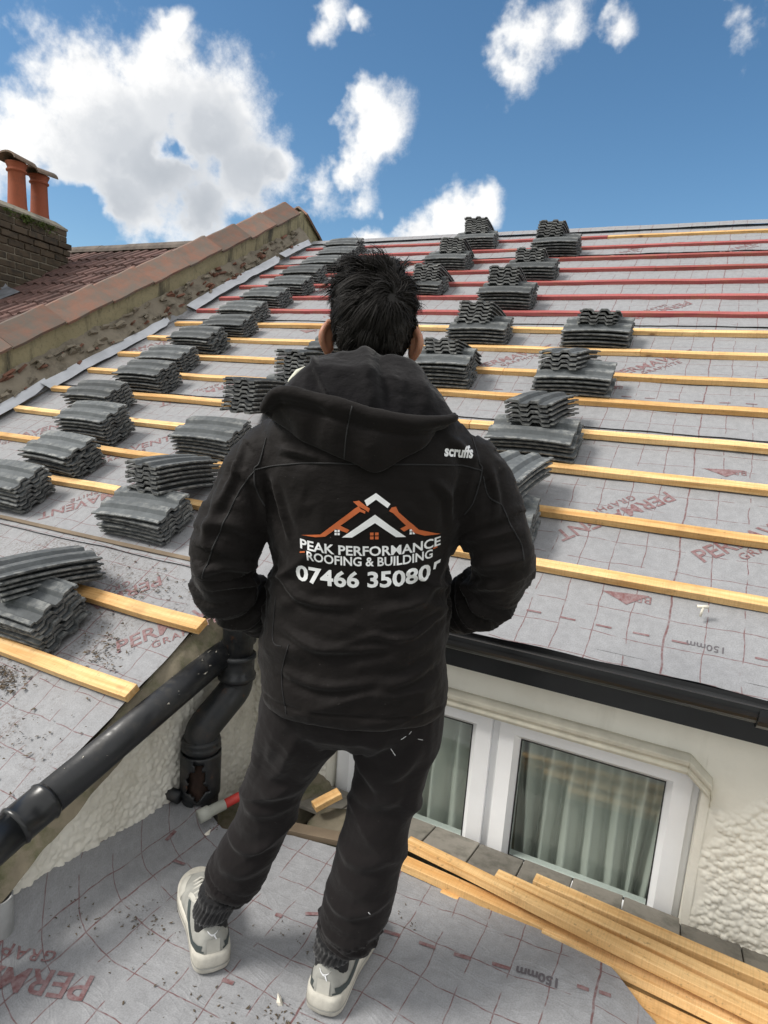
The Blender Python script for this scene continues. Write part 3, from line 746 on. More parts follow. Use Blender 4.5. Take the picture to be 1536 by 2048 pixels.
# broken mortar fillet and stones along the foot of the wall
def fun(a, b):
    s = 6.2-6.45*a; X = WX1-.005+.115*b; P3 = np.stack([X*1.5, s, X*0], -1)
    h = .175*(1-b)**.9+.012+.026*fbm(P3, 9, 4, 7)+.012*fbm(P3, 30, 3, 1)
    return roof_arr(X, s, np.where(b > .97, -.02, h)), np.stack([X, s], -1)
ppart(sheet(420, 14, fun, 'mortar_fillet', 'rubble'))
chunk = []
for q in range(5):
    r_ = np.random.default_rng(40+q); n = r_.integers(5, 8); an = np.sort(r_.uniform(0, 2*math.pi, n)); ra = r_.uniform(.6, 1.1, n)
    lo = [(ra[i]*math.cos(an[i]), ra[i]*math.sin(an[i]), -.3) for i in range(n)]; hi = [(.85*ra[i]*math.cos(an[i]), .85*ra[i]*math.sin(an[i]), .3+r_.uniform(-.1, .15)) for i in range(n)]
    mb = MB().loft([lo, hi]); me = mesh('mortar_fragment', mb.v, mb.f); bm = bmesh.new(); bm.from_mesh(me); bmesh.ops.recalc_face_normals(bm, faces=bm.faces); bm.to_mesh(me); bm.free(); chunk.append(me)
for me in chunk: me.materials.append(M('rubble'))
chunk_red = [me.copy() for me in chunk]
for me in chunk_red: me.materials.clear(); me.materials.append(M('rubble_red'))
for i in range(210):
    s = 5.2-5.35*i/210+random.uniform(-.03, .03); b = random.uniform(.12, .9)
    o = link('mortar_fragment', (chunk_red if random.random() < .3 else chunk)[i % 5])
    o.location = roof(WX1+.105*b, s, .175*(1-b)**.9+.020); o.rotation_euler = ROOF_ROT; sc = random.uniform(.028, .065)
    o.rotation_euler.rotate_axis('Y', -.55+random.uniform(-.3, .3)); o.rotation_euler.rotate_axis('X', random.uniform(-.3, .3)); o.rotation_euler.rotate_axis('Z', random.uniform(0, 6)); o.scale = (sc, sc*.8, sc*.55); ppart(o)
# curled underlay upstand along the wall foot
def flap(name, s0, s1, seed, label, n=90):
    def fun(a, b):
        s = s0+(s1-s0)*a; P3 = np.stack([s, s*0+seed, s*0], -1)
        w = (.125+.05*fbm(P3, 1.7, 3, seed))*(1-.7*np.exp(-((a-1)/.06)**2)); rise = .055*fbm(P3, 2.0, 3, seed+2)
        X = -4.000+.010*fbm(P3, 2, 2, seed+3)+w*b*.62; h = .072+rise*.7-.085*b+.045*b*b+.012*np.sin(b*3)+.006*fbm(P3*3, 4, 2, 1)
        return roof_arr(X, s, h), np.stack([X, s], -1)
    return tag(sheet(n, 9, fun, 'underlay_flap', 'flap_silver'), label, 'underlay flap', 'curled underlay flaps along the party wall')
flap('f', 5.0, 3.28, 3, 'lowest curled silver-grey underlay flap along the foot of the party wall'); flap('f', 3.33, 2.06, 11, 'long middle-lower curled silver-grey underlay flap below the red battens')
flap('f', 1.80, .40, 17, 'upper straight silver-grey underlay flap beside the red battens'); flap('f', .36, -.2, 23, 'small crumpled silver-grey underlay flap at the top of the wall', 40)
# dark upstand behind the flaps
def fun(a, b):
    s = 6.0-6.2*a; X = -3.985-.055*b; P3 = np.stack([s, s*0, s*0], -1)
    return roof_arr(X, s, .0+.075*b+.008*fbm(P3, 4, 3, 2)), np.stack([X, s], -1)
hpart(sheet(120, 5, fun, 'underlay_upstand', 'felt'))

# ------------------------------------------------------------------ neighbouring house: tiled roof, ridge, chimney
nb = tag(empty('neighbouring_house', (-6.5, 4.0, -3.4)), 'neighbouring house with a brown tiled roof beyond the party wall', 'house')
NBO = Vector((6.5, -4.0, 3.4))
def npart(o): o.parent = nb; o.location = Vector(o.location)+NBO; return o
def profile_tile(L, w, prof, th, camber, nseg=5, rough=0.0, seed=0, tongue=True):
    """interlocking tile: length along x, width along y"""
    r_ = np.random.default_rng(seed); rings = []
    for i in range(nseg+1):
        u = i/nseg; x = -L/2+L*u; c = -camber*(2*u-1)**2
        top = []; bot = []
        for j, (y, z) in enumerate(prof):
            e_ = rough*r_.normal() if i in (0, nseg) else 0
            t_ = th*.55 if (tongue and j < 2) else th
            top.append((x+e_, y+rough*.4*r_.normal(), z+c+rough*.2*r_.normal())); bot.append((x+e_*.6, y, z+c-t_))
        rings.append(top+bot[::-1])
    return MB().loft(rings)
def fin(mb, name, mat):
    me = mesh(name, mb.v, mb.f); bm = bmesh.new(); bm.from_mesh(me); bmesh.ops.recalc_face_normals(bm, faces=bm.faces); bm.to_mesh(me); bm.free(); me.materials.append(M(mat)); return me
bprof = [(-.155, .004), (-.14, .004), (-.13, .0), (-.09, .0), (-.075, .022), (-.045, .028), (-.015, .022), (0, .0), (.045, .0), (.06, .022), (.09, .028), (.12, .022), (.135, .002), (.155, .002)]
bt = [fin(profile_tile(.40, .31, bprof, .014, .0, 2, .0025, q), 'roof_tile_brown', 'tile_brown') for q in range(3)]
Z90 = math.pi/2
for row in range(0, 17):
    s = -.08+row*.30
    for c_ in range(0, 15):
        X = -4.50-.295*c_
        if row > 9 and c_ > 7: continue
        o = link('roof_tile', bt[(row*5+c_*3) % 3]); o.location = roof(X, s+.17, .052+random.uniform(-.002, .002)); o.rotation_euler = ROOF_ROT
        o.rotation_euler.rotate_axis('Z', Z90+random.uniform(-.01, .01)); o.rotation_euler.rotate_axis('Y', .055); npart(o)
mb = MB(); mb.prism([pf(-.25, .01), pf(5.6, .01), (.9, -.2), (6.2, .2)], -9.2, -4.365, 0); npart(mb.build('roof_body', 'tile_brown'))
npart(MB().box((-9.2, 1.2, -3.4), (-4.37, 6.2, -.1)).build('house_body', 'house_wall'))
rm = MB(); rings = []
for i in range(5):
    x = -.225+.45*i/4; rings.append([(x, .13*math.cos(a), .095*math.sin(a)) for a in np.linspace(0, math.pi, 9)]+[(x, .115*math.cos(a), .08*math.sin(a)) for a in np.linspace(math.pi, 0, 9)])
rm.loft(rings); rme = fin(rm, 'ridge_tile', 'ridge_brown')
rp_ = roof(0, -.20, 0)
for i in range(11):
    o = link('ridge_tile', rme); o.location = (-4.6-.448*i, rp_[1], rp_[2]+.02+random.uniform(-.004, .004)); npart(o)
npart(MB().box((-9.2, rp_[1]-.09, rp_[2]-.08), (-4.37, rp_[1]+.09, rp_[2]+.028)).build('ridge_mortar', 'mortar_old'))

# chimney, brick by brick on the two faces in view
ca = R(13.0)
ch = tag(empty('chimney_stack', (-7.0, 5.43, 2.0), ca), 'dark brick chimney stack with corbelled top and two terracotta pots', 'chimney')
def cpart(o): o.parent = ch; return o
CW, CD = 1.55, .50       # along -y (towards us) and away in -x
cz0 = .2                 # local z is world z-2.0
brick = fin(MB().box((-.106, -.1065, -.031), (.0, .1065, .031)), 'brick', 'brick_dark')
bm = bmesh.new(); bm.from_mesh(brick); bmesh.ops.bevel(bm, geom=bm.edges[:], offset=.005, segments=1, affect='EDGES'); bm.to_mesh(brick); bm.free()
half = brick.copy(); half.transform(Matrix.Diagonal((1, .48, 1, 1)))
course = .0745; top_z = 1.105
ncourse = 13; corb = {0: .0, 1: .0, 2: .035, 3: .022, 4: .010}
for c_ in range(ncourse):
    z = top_z-.035-course*c_; off = corb.get(c_, 0.0); y = -.02+off-(.0 if c_ % 2 else .0); y -= (.112 if c_ % 2 else .0)
    if c_ % 2: o = link('brick', half); o.location = (off+random.uniform(-.003, .003), off-.052-.004, z); cpart(o)
    yy = off-(.115 if c_ % 2 else .0)
    while yy > -CW:
        o = link('brick', brick); o.location = (off+random.uniform(-.004, .004), yy-.108, z+random.uniform(-.002, .002)); o.rotation_euler = (random.uniform(-.01, .01), 0, random.uniform(-.015, .015)); cpart(o)
        yy -= .2265
    # far end face
    for k in range(2):
        o = link('brick', brick); o.location = (-.16-.226*k-(.05 if c_ % 2 else 0), off+.002, z); o.rotation_euler = (0, 0, Z90); o.scale = (.95, .95, 1); cpart(o)
cpart(MB().box((-CD, -CW, -1.2), (-.009, -.009, top_z-.03)).build('mortar_core', 'mortar_old'))
rings = []
for i, (ins, z) in enumerate([(-.0, top_z-.01), (.0, top_z+.012), (.09, top_z+.075)]):
    rings.append([(-ins+.01, -ins, z), (-ins+.01, -CW+ins, z), (-CD+ins, -CW+ins, z), (-CD+ins, -ins, z)])
cpart(MB().loft(rings).build('flaunching', 'mortar_old'))
def pot(yc, hgt):
    k = .86
    p = MB().lathe([(q*k, z_) for q, z_ in [(.128, 0), (.122, .03), (.112, .10), (.104, hgt*.55), (.100, hgt*.80), (.104, hgt*.81), (.120, hgt*.825), (.122, hgt*.85), (.108, hgt*.87), (.106, hgt*.90), (.128, hgt*.985), (.130, hgt), (.10, hgt), (.09, hgt-.1)]], 28).build('chimney_pot', 'terracotta', ch, True)
    p.location = (-.25, yc, top_z+.055)
    rr_ = []
    for i in range(5):
        y = -.150+.30*i/4; rr_.append([(.135*math.cos(a), y, .085*math.sin(a)) for a in np.linspace(.05, math.pi-.05, 11)]+[(.12*math.cos(a), y, .066*math.sin(a)) for a in np.linspace(math.pi-.05, .05, 11)])
    c = MB().loft(rr_).build('pot_cap', 'pot_cap', p, False); c.location = (0, 0, hgt-.005); c.rotation_euler = (R(4) if yc > -.3 else R(-3), .0, R(-3))
pot(-.145, .50); pot(-.475, .52)
mm = MB()
for i in range(420):
    y = -random.choice([.62, .66, .70, .45, .3, .9])+random.gauss(0, .05); z = top_z-.02-abs(random.gauss(0, .035)); x = .03+random.uniform(-.01, .02)
    s_ = random.uniform(.006, .016); a = np.array([x, y, z])
    pts = [a+np.array([random.gauss(0, s_), random.gauss(0, s_), random.gauss(0, s_)]) for _ in range(3)]; mm.add(pts, [(0, 1, 2)])
mo = mm.build('moss_tuft', 'moss', ch); mo['kind'] = 'stuff'
npart(link('lead_flashing', mesh('lead_flashing', [tuple(roof(x, s, h)) for x, s, h in [(-6.80, 1.95, .11), (-6.52, 1.9, .09), (-6.50, 1.50, .09), (-6.78, 1.42, .12), (-6.83, 1.42, .24), (-6.83, 1.95, .24)]], [(0, 1, 2, 3), (0, 3, 4, 5)]), 'lead'))

# ------------------------------------------------------------------ stacked tiles
tprof = [(-.1025, .007), (-.086, .007), (-.082, .002), (-.052, .002), (-.040, .016), (-.010, .016), (.002, .002), (.032, .002), (.044, .016), (.084, .016), (.090, .008), (.1025, .008)]
TL = .355
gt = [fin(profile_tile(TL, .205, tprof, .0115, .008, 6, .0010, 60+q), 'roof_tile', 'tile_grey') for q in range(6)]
ORD = ['top', 'second', 'third', 'fourth', 'fifth', 'sixth', 'seventh', 'eighth', 'ninth']
NTH = ['lowest', 'second', 'third', 'fourth', 'fifth', 'sixth', 'seventh', 'eighth', 'ninth', 'tenth', 'eleventh', 'twelfth', 'thirteenth', 'fourteenth', 'fifteenth']
PITCH_T = .0208
def put_stack(base, rot, up, n, phrase, jit=.0035, ang=.016):
    lean = (random.gauss(0, .0012), random.gauss(0, .001)); yaw0 = random.gauss(0, .025)
    for k in range(n):
        o = link('concrete_tile', gt[random.randrange(6)])
        o.location = Vector(base)+Vector(up)*(k*PITCH_T+.012)+Vector((random.gauss(0, jit)+lean[0]*k, 0, 0))+Vector(U)*(random.gauss(0, jit)+lean[1]*k)
        e_ = rot.copy(); e_.rotate_axis('Z', yaw0+random.gauss(0, ang)); o.rotation_euler = e_
        i = n-1-k
        w = 'top grey tile' if i == 0 else ('bottom grey tile' if k == 0 else '%s grey tile from top' % ORD[i])
        tag(o, '%s, %s' % (w, phrase), 'tile', 'stacked grey roof tiles', 'thing')
def stackA(X, n_row, cnt, phrase, s=None):
    s = (n_row*G if s is None else s)-.020-.1025
    put_stack(roof(X, s, .004), ROOF_ROT, NRM, cnt, phrase)
    return cnt*PITCH_T
def stackB(X, s_front, hA, cnt, phrase, tilt=0.0, yaw=0.0):
    """cross stack: tile length runs up the slope direction, resting on the stack below"""
    dirv = np.array([-math.sin(yaw)*math.cos(tilt), math.cos(yaw)*math.cos(tilt), math.sin(tilt)])
    side = np.array([math.cos(yaw), math.sin(yaw), 0.0]); upv = np.cross(side, dirv)
    # local x -> length, local y -> width (towards the left), z -> up
    Mx = Matrix((( dirv[0], -side[0], upv[0]), (dirv[1], -side[1], upv[1]), (dirv[2], -side[2], upv[2]))).to_euler()
    base = roof(X, s_front, hA)+dirv*TL/2+upv*.014
    put_stack(base, Mx, upv, cnt, phrase, .003, .015)
LX = {15: (-2.93, 7), 14: (-2.89, 7), 13: (-2.98, 8), 12: (-3.26, 7), 11: (-3.14, 7), 10: (-3.25, 6), 9: (-3.21, 7), 8: (-3.18, 6), 7: (-3.27, 6), 6: (-3.26, 6), 5: (-3.23, 6), 4: (-3.28, 6), 3: (-3.25, 6), 2: (-3.26, 6), 1: (-3.35, 6)}
for n, (x, c_) in LX.items(): stackA(x, n, c_, '%s stack up beside the party wall' % NTH[15-n])
def pair(colname, nth, X, n, cA, XB, sB, cB, tilt=0.0, yaw=0.0):
    hA = stackA(X, n, cA, 'lower stack, %s pair %s' % (nth, colname))
    if cB: stackB(XB, sB, hA+.006, cB, 'upper cross stack, %s pair %s' % (nth, colname), tilt, yaw)
rc = 'of the rightmost column'
pair(rc, 'lowest', -.63, 12, 6, -.65, 3.515, 5, R(9), R(-6)); pair(rc, 'middle', -.60, 10, 6, -.66, 2.94, 4, R(7), R(-8)); pair(rc, 'highest', -.60, 8, 6, -.605, 2.34, 4, R(2), R(-2))
cc = 'right of the head'
pair(cc, 'lowest', -1.30, 10, 8, -1.29, 2.90, 4, R(-8), R(-4)); pair(cc, 'second', -1.28, 8, 6, -1.30, 2.335, 6, R(-5), R(2)); pair(cc, 'third', -1.29, 6, 7, -1.32, 1.70, 6, R(-8), R(3))
pair(cc, 'fourth', -1.28, 4, 6, -1.31, 1.09, 5, R(-9), R(4)); pair(cc, 'highest', -1.24, 2, 7, -1.30, .485, 6, R(-5), R(3))
dc = 'behind the head'
pair(dc, 'highest', -2.02, 1, 6, -2.02, .17, 7, R(-8), R(4)); pair(dc, 'middle', -2.05, 3, 6, -2.03, .78, 6, R(-10), R(4)); pair(dc, 'lowest', -2.04, 5, 5, -1.98, 1.44, 6, R(-8), R(3))
hc_ = 'left of the hood'
pair(hc_, 'highest', -2.10, 9, 5, -2.05, 2.60, 0); pair(hc_, 'middle', -2.08, 11, 5, -2.05, 3.21, 8, R(2), R(2)); pair(hc_, 'lowest', -2.15, 13, 7, -2.06, 3.665, 8, R(0), R(2))
pair("beside the man's left elbow", 'big', -2.05, 15, 6, -2.07, 4.35, 6, R(2), R(-6)); pair('above the verge gutter', 'leftmost', -2.04, 17, 7, -2.09, 5.055, 5, R(3), R(-8))
pair("beside the man's right elbow", 'half-hidden', -.66, 14, 6, -.64, 4.07, 4, R(12), R(-6))

# ------------------------------------------------------------------ verge gutter, soil pipe, loose bits
vg = tag(empty('verge_gutter', (-1.385, 1.3, .40)), 'black plastic gutter running down beside the lower roof edge, spattered with mortar', 'gutter')
def vpart(o): o.parent = vg; return o
gp = [(0, .47, .125), (0, .1, .028), (0, -.28, -.075)]
vpart(MB().tube([(0, .50, .130), (0, -.30, -.078)], .047, 24).build('gutter_run', 'gutter_grimy', None, True))
dv = np.array([0, -.80, -.208]); dv /= np.linalg.norm(dv)
pA = np.array([0, -.30, -.078])
vpart(MB().tube([pA-dv*.004, pA+dv*.008, pA+dv*.012, pA+dv*.085, pA+dv*.09, pA+dv*.10], [.048, .054, .0505, .0505, .054, .049], 24).build('union_collar', 'black_plastic', None, True))
ep = [pA+dv*.09, pA+dv*.20, pA+dv*.30, pA+dv*.45]
vpart(MB().tube(ep, [.049, .051, .051, .051], 24).build('gutter_outlet', 'black_plastic', None, True))
c0 = pA+dv*.19
vpart(MB().tube([c0+np.array([0, 0, -.0]), c0+np.array([0, -.005, -.05]), c0+np.array([0, -.01, -.085]), c0+np.array([-.0, -.06, -.125]), c0+np.array([-.0, -.14, -.15])], [.046, .046, .045, .042, .040], 24).build('outlet_spout', 'black_plastic', None, True))
lm = []
for i in range(26):
    t_ = random.random()**1.6; p = np.array([0, .45, .117])*(1-t_)+np.array([0, -.25, -.065])*t_; a = random.uniform(.3, 2.2)
    q = p+np.array([.048*math.cos(a), 0, .048*math.sin(a)]); s_ = random.uniform(.002, .006)
    lm.append([q+np.array([random.gauss(0, s_*.4), random.gauss(0, s_), random.gauss(0, s_*.6)]) for _ in range(4)])
mb = MB()
for P in lm: mb.add(P, [(0, 1, 2), (0, 2, 3)])
o = vpart(mb.build('mortar_spatter', 'chip')); o['kind'] = 'stuff'
# soil pipe
sp = tag(empty('soil_pipe', (-1.36, 1.62, -.1)), 'black cast iron soil pipe with swan neck offset and broken rusty lower section', 'pipe')
def spart(o): o.parent = sp; return o
top_xy = np.array([.015, .085]); bot_xy = np.array([-.015, -.055])
spart(MB().tube([(*top_xy, .95), (*top_xy, .58)], .053, 24).build('upper_pipe', 'cast_iron', None, True))
spart(MB().lathe([(.054, .60), (.064, .598), (.066, .588), (.060, .582), (.059, .53), (.066, .524), (.066, .51), (.060, .505), (.056, .50)], 26, *top_xy).build('pipe_collar', 'cast_iron', None, True))
path = spline([(*top_xy, .52), (*top_xy, .49), (*(top_xy*.9+bot_xy*.1), .462), (*(top_xy*.5+bot_xy*.5), .418), (*(top_xy*.1+bot_xy*.9), .374), (*bot_xy, .345), (*bot_xy, .30)], 18)
spart(MB().tube(path, .056, 24).build('swan_neck', 'cast_iron', None, True))
spart(MB().lathe([(.056, .340), (.063, .337), (.066, .327), (.062, .321), (.066, .315), (.067, .303), (.060, .297), (.058, .265)], 26, *bot_xy).build('pipe_collar', 'cast_iron', None, True))
# broken socket: cylinder with a ragged hole on the camera side
seg = 72; rows = 64; vv = []; ff = []
for j in range(rows+1):
    z = .29-.485*j/rows
    for i in range(seg):
        a = 2*math.pi*i/seg; r_ = .061 if j < 21 else .055
        vv.append((bot_xy[0]+r_*math.cos(a), bot_xy[1]+r_*math.sin(a), z))
for j in range(rows):
    for i in range(seg):
        a = 2*math.pi*(i+.5)/seg; d = abs((a-R(300)+math.pi) % (2*math.pi)-math.pi); z = .29-.485*(j+.5)/rows
        if d < .62-abs(z-.20)*6.5+.13*math.sin(j*.9+1.3*math.sin(i*.7))+.10*math.sin(j*.37+i*.5): continue
        if abs(d-.02*math.sin(j*.6)) < .03 and -.06 < z < .12: continue
        a0 = j*seg+i; a1 = j*seg+(i+1) % seg; ff.append((a0, a1, a1+seg, a0+seg))
lp = mesh('broken_pipe', vv, ff); o = link('broken_pipe', lp, 'cast_iron', smooth=True); md = o.modifiers.new('th', 'SOLIDIFY'); md.thickness = .007; spart(o); o['label'] = 'rusty cracked lower pipe with a ragged hole'
spart(MB().tube([(*bot_xy, .27), (*bot_xy, -.15)], .040, 20).build('pipe_inside', 'rust', None, True))
# small bits beside the pipe
rpp = tag(empty('red_roller_handle', (-1.27, 1.49, .015), R(65)), 'red and grey plastic tube lying beside the soil pipe on the underlay', 'tube')
MB().tube([(.05, 0, .03), (.21, 0, .06)], .015, 16).build('handle_grip', 'red_paint', rpp, True)
MB().tube([(-.035, 0, .018), (.0, 0, .024), (.004, 0, .024), (.055, 0, .032)], [.022, .022, .018, .018], 16).build('tube_end', 'pale_plastic', rpp, True)
vp = tag(MB().lathe([(.036, -.16), (.036, .10), (.0365, .102), (.031, .102), (.030, .02), (.001, .02)], 28).build('vent_pipe', 'grey_plastic', None, True, loc=(-1.405, .872, .02)), 'short grey plastic pipe standing against the roughcast side wall', 'pipe')
ps = tag(MB().tube([(-.02, 0, 0), (.05, 0, 0)], [.02, .022], 16).build('wall_spout', 'cast_iron', None, True, loc=(-1.45, 1.49, .045), rot=(0, .1, .1)), 'small dark overflow pipe end poking from the roughcast side wall', 'pipe')

# ------------------------------------------------------------------ flat roof where the man stands
fl = empty('lean_to_roof', (-.6, 1.1, 0)); fl['kind'] = 'structure'; fl['label'] = 'grey underlay sheet over the lean-to roof underfoot'
FLO = Vector((.6, -1.1, 0))
def fpart(o): o.parent = fl; o.location = Vector(o.location)+FLO; return o
def floor_h(X, Y):
    X = np.atleast_1d(np.asarray(X, float)); Y = np.atleast_1d(np.asarray(Y, float)); P3 = np.stack([X, Y, X*0], -1)
    h = .019*fbm(P3, 2.6, 2, 21)+.006*fbm(P3*np.array([1.6, 1, 1]), 8, 3, 22)
    near = np.exp(-((X+.86)**2+(Y-1.12)**2)/.03)+np.exp(-((X+.585)**2+(Y-1.2)**2)/.03)
    h = h*(1-.8*np.clip(near, 0, 1))
    w = np.clip((-1.30-X)/.14, 0, 1); h = h+.085*w**1.6*np.clip(1.75-Y, .25, 1.2)          # turned up against the side wall
    h = h-.05*np.clip((X+.02)/.2, 0, 1)**2
    return h
edge_pts = np.array([(-1.46, 1.62), (-1.40, 1.60), (-1.30, 1.53), (-1.22, 1.50), (-1.10, 1.545), (-1.0, 1.585), (-.80, 1.62), (-.62, 1.64), (-.45, 1.668), (-.30, 1.675), (-.18, 1.665), (-.08, 1.635), (.0, 1.575), (.06, 1.52), (.11, 1.49), (.2, 1.47), (.5, 1.46), (1.2, 1.45)])
def fun(a, b):
    X = -1.452+2.6*a; ye = np.interp(X, edge_pts[:, 0], edge_pts[:, 1]); Y = -.6+(ye+.6)*b**.85
    h = floor_h(X, Y); h = h+.018*np.exp(-((X+1.33)**2+(Y-1.52)**2)/.003)
    w_ = np.clip((-1.12-X)/.34, 0, 1.2); P3 = np.stack([X, Y, X*0], -1)
    return np.stack([X, Y, h], -1), np.stack([X+.03+.022*fbm(P3, 2.4, 2, 51), -Y+.02*X+.20*w_**2+.026*fbm(P3, 2.1, 2, 52)], -1)
fpart(sheet(260, 210, fun, 'floor_underlay', 'felt'))
fpart(MB().box((-1.44, -.8, -3.4), (1.3, 1.58, -.075)).build('lean_to_body', 'deck_wood'))
fpart(MB().box((-1.44, 1.58, -3.4), (1.3, 1.949, -.16)).build('wall_foot', 'moss_stone'))
def floor_text(s, X, Y, ang, size, mat='felt_print', sub=None, bold=.0012):
    mb = MB()
    def put(v, f, off=(0, 0)):
        c, d = math.cos(R(ang)), math.sin(R(ang)); v = v+np.array(off); x = X+v[:, 0]*c-v[:, 1]*d; y = Y+v[:, 0]*d+v[:, 1]*c
        mb.add(np.stack([x, y, floor_h(x, y)+.0022], -1), f)
    v, f = text2d(s, size, bold, maxedge=.025); put(v, f)
    if sub: v, f = text2d(sub, size*.5, bold*.5, maxedge=.025, spacing=1.2); put(v, f, (size*1.3, -size*.6))
    return fpart(mb.build('printed_lettering', mat))
floor_text('PERMAVENT', -1.115, .925, 205, .092, sub='GRAPHITE'); floor_text('150mm', -.125, 1.478, 186, .036, 'felt_print_grey'); floor_text('BBA', -1.0, 1.40, 190, .035)
def floor_dash(x, y, a, l=.045, w=.011):
    c, d = math.cos(R(a)), math.sin(R(a)); P = np.array([(x+u*c-v_*d, y+u*d+v_*c) for u, v_ in ((0, 0), (l, 0), (l, w), (0, w))])
    return np.concatenate([P, (floor_h(P[:, 0], P[:, 1])+.0022)[:, None]], 1)
for (x, y, a, l) in [(-.578, 1.393, 8, .045), (-.481, 1.407, 8, .045), (-.387, 1.418, 9, .045), (-.29, 1.437, 10, .045), (-.085, 1.476, 6, .028), (-.034, 1.487, 8, .028), (-.79, 1.335, 30, .05), (-.86, 1.29, 10, .02), (-1.32, 1.36, 100, .05), (-1.24, 1.30, 5, .04), (-.85, 1.06, 10, .03), (-.48, 1.10, 5, .04), (-.70, 1.375, 12, .04)]:
    fpart(MB().add(floor_dash(x, y, a, l), [(0, 1, 2, 3)]).build('printed_dash', 'felt_print'))
# sill tiles under the window
sil = empty('sill_tiles', (-.5, 1.9, -.12)); tag(sil, 'row of weathered grey-brown tiles at the foot of the window', 'sill')
x = -1.12
i = 0
while x < 1.2:
    w = random.choice([.155, .16, .165])
    o = MB().box((0, -.13, -.008), (w-.004, .085, .006)).build('tile', 'sill_tile', sil, bevel=.002)
    o.location = (x+.5, -.005+random.uniform(-.004, .004), .056); o.rotation_euler = (R(-11)+random.uniform(-.02, .02), random.uniform(-.015, .015), random.uniform(-.02, .02)); x += w; i += 1
# mossy stone and timber scraps between the legs
ms = MB().loft([[(-.16, -.07, 0), (.16, -.09, 0), (.17, .08, 0), (-.15, .09, 0)], [(-.13, -.05, .07), (.12, -.06, .10), (.14, .06, .11), (-.10, .07, .07)]])
me = remesh(ms, .006, 8); v = getv(me); v += getn(me)*(.009*fbm(v, 18, 4, 3))[:, None]; setv(me, v)
tag(link('mossy_stone', me, 'moss_stone', None, (-.90, 1.76, -.10), (0, 0, .3), True), 'rough mossy concrete lump at the wall foot between the legs', 'stone')
me2 = me.copy(); tag(link('mossy_stone', me2, None, None, (-1.16, 1.83, -.12), (0, 0, 1.3), True), 'rough mossy concrete lump left of the knee against the wall', 'stone')
def stick(A, B, w, t_, label, name='loose_batten', cat='batten', group='loose battens piled below the window', roll=0.0, mat='pine'):
    A = np.array(A, float); B = np.array(B, float); d = B-A; L = np.linalg.norm(d); n = max(2, int(L/.2)); rings = []
    for i in range(n+1):
        x_ = -L/2+L*i/n; j = .0015*math.sin(i*1.9+A[0]*20); rings.append([(x_, -w/2+j, -t_/2), (x_, w/2+j, -t_/2), (x_, w/2+j, t_/2), (x_, -w/2+j, t_/2)])
    mb = MB().loft(rings); me = mesh(name, mb.v, mb.f); bm = bmesh.new(); bm.from_mesh(me); bmesh.ops.recalc_face_normals(bm, faces=bm.faces)
    bmesh.ops.bevel(bm, geom=[e_ for e_ in bm.edges if e_.calc_face_angle(0) > .8], offset=.0012, segments=1, affect='EDGES'); bm.to_mesh(me); bm.free()
    o = link(name, me, mat); o.location = (A+B)/2; o.rotation_euler = (roll, -math.asin(d[2]/L), math.atan2(d[1], d[0]))
    return tag(o, label, cat, group)
stick((-.645, 1.692, .048), (1.3, 1.470, .048), .036, .026, 'longest loose batten on top of the pile, reaching furthest left')
stick((-.365, 1.722, .030), (1.3, 1.560, .036), .035, .026, 'loose batten in the pile starting under the middle of the right pane')
stick((-.262, 1.772, .022), (1.3, 1.660, .030), .038, .026, 'loose batten in the pile nearest the window')
stick((-.635, 1.650, .008), (.9, 1.60, -.01), .042, .026, 'loose batten under the longest one, its cut end showing')
stick((-.50, 1.632, -.018), (1.2, 1.575, -.03), .040, .026, 'low loose batten half covered by the underlay edge')
stick((-.20, 1.622, .002), (1.3, 1.50, -.004), .036, .026, 'loose batten on the camera side of the pile, beside the curled underlay')
stick((-.10, 1.565, -.03), (1.25, 1.50, -.035), .042, .026, 'lowest loose batten emerging from under the curled underlay edge')
stick((.0, 1.52, -.035), (1.2, 1.43, -.04), .042, .026, 'loose batten nearest the camera at the lower right corner')
stick((-1.01, 1.72, .02), (-.955, 1.80, .045), .04, .022, 'short offcut of batten leaning on the mossy stone between the legs', 'batten_offcut', 'offcut', None)
stick((-1.06, 1.60, .0), (-.82, 1.66, .0), .045, .02, 'dirty short batten offcut lying at the underlay edge between the legs', 'batten_offcut', 'offcut', None, mat='deck_wood')
# crumbs of mortar and dirt
def crumbs(name, mat, pts, smin, smax, label):
    mb = MB()
    for p in pts:
        s_ = random.uniform(smin, smax); q = [np.array(p)+np.array([random.gauss(0, s_), random.gauss(0, s_), abs(random.gauss(0, s_*.6))]) for _ in range(4)]
        mb.add(q, [(0, 1, 2), (0, 1, 3), (1, 2, 3), (0, 2, 3)])
    o = mb.build(name, mat); return tag(o, label, 'debris', kind='stuff')
pts = []
for cx, cs, n, sp_ in [(-1.95, 5.22, 420, .06), (-1.82, 5.55, 520, .08), (-1.7, 5.4, 120, .12), (-1.72, 4.98, 120, .06), (-1.75, 5.70, 160, .03), (-1.66, 5.05, 60, .05), (-1.74, 4.72, 160, .10), (-2.1, 4.68, 140, .15)]:
    for _ in range(n):
        X = min(cx+random.gauss(0, sp_), -1.50); s = cs+random.gauss(0, sp_*.6); pts.append(roof(X, s, float(felt_h(X, s)[0])+.001))
crumbs('mortar_crumbs', 'dirt', pts, .0015, .006, 'brown mortar crumbs scattered over the dusty lower underlay')
pts = []
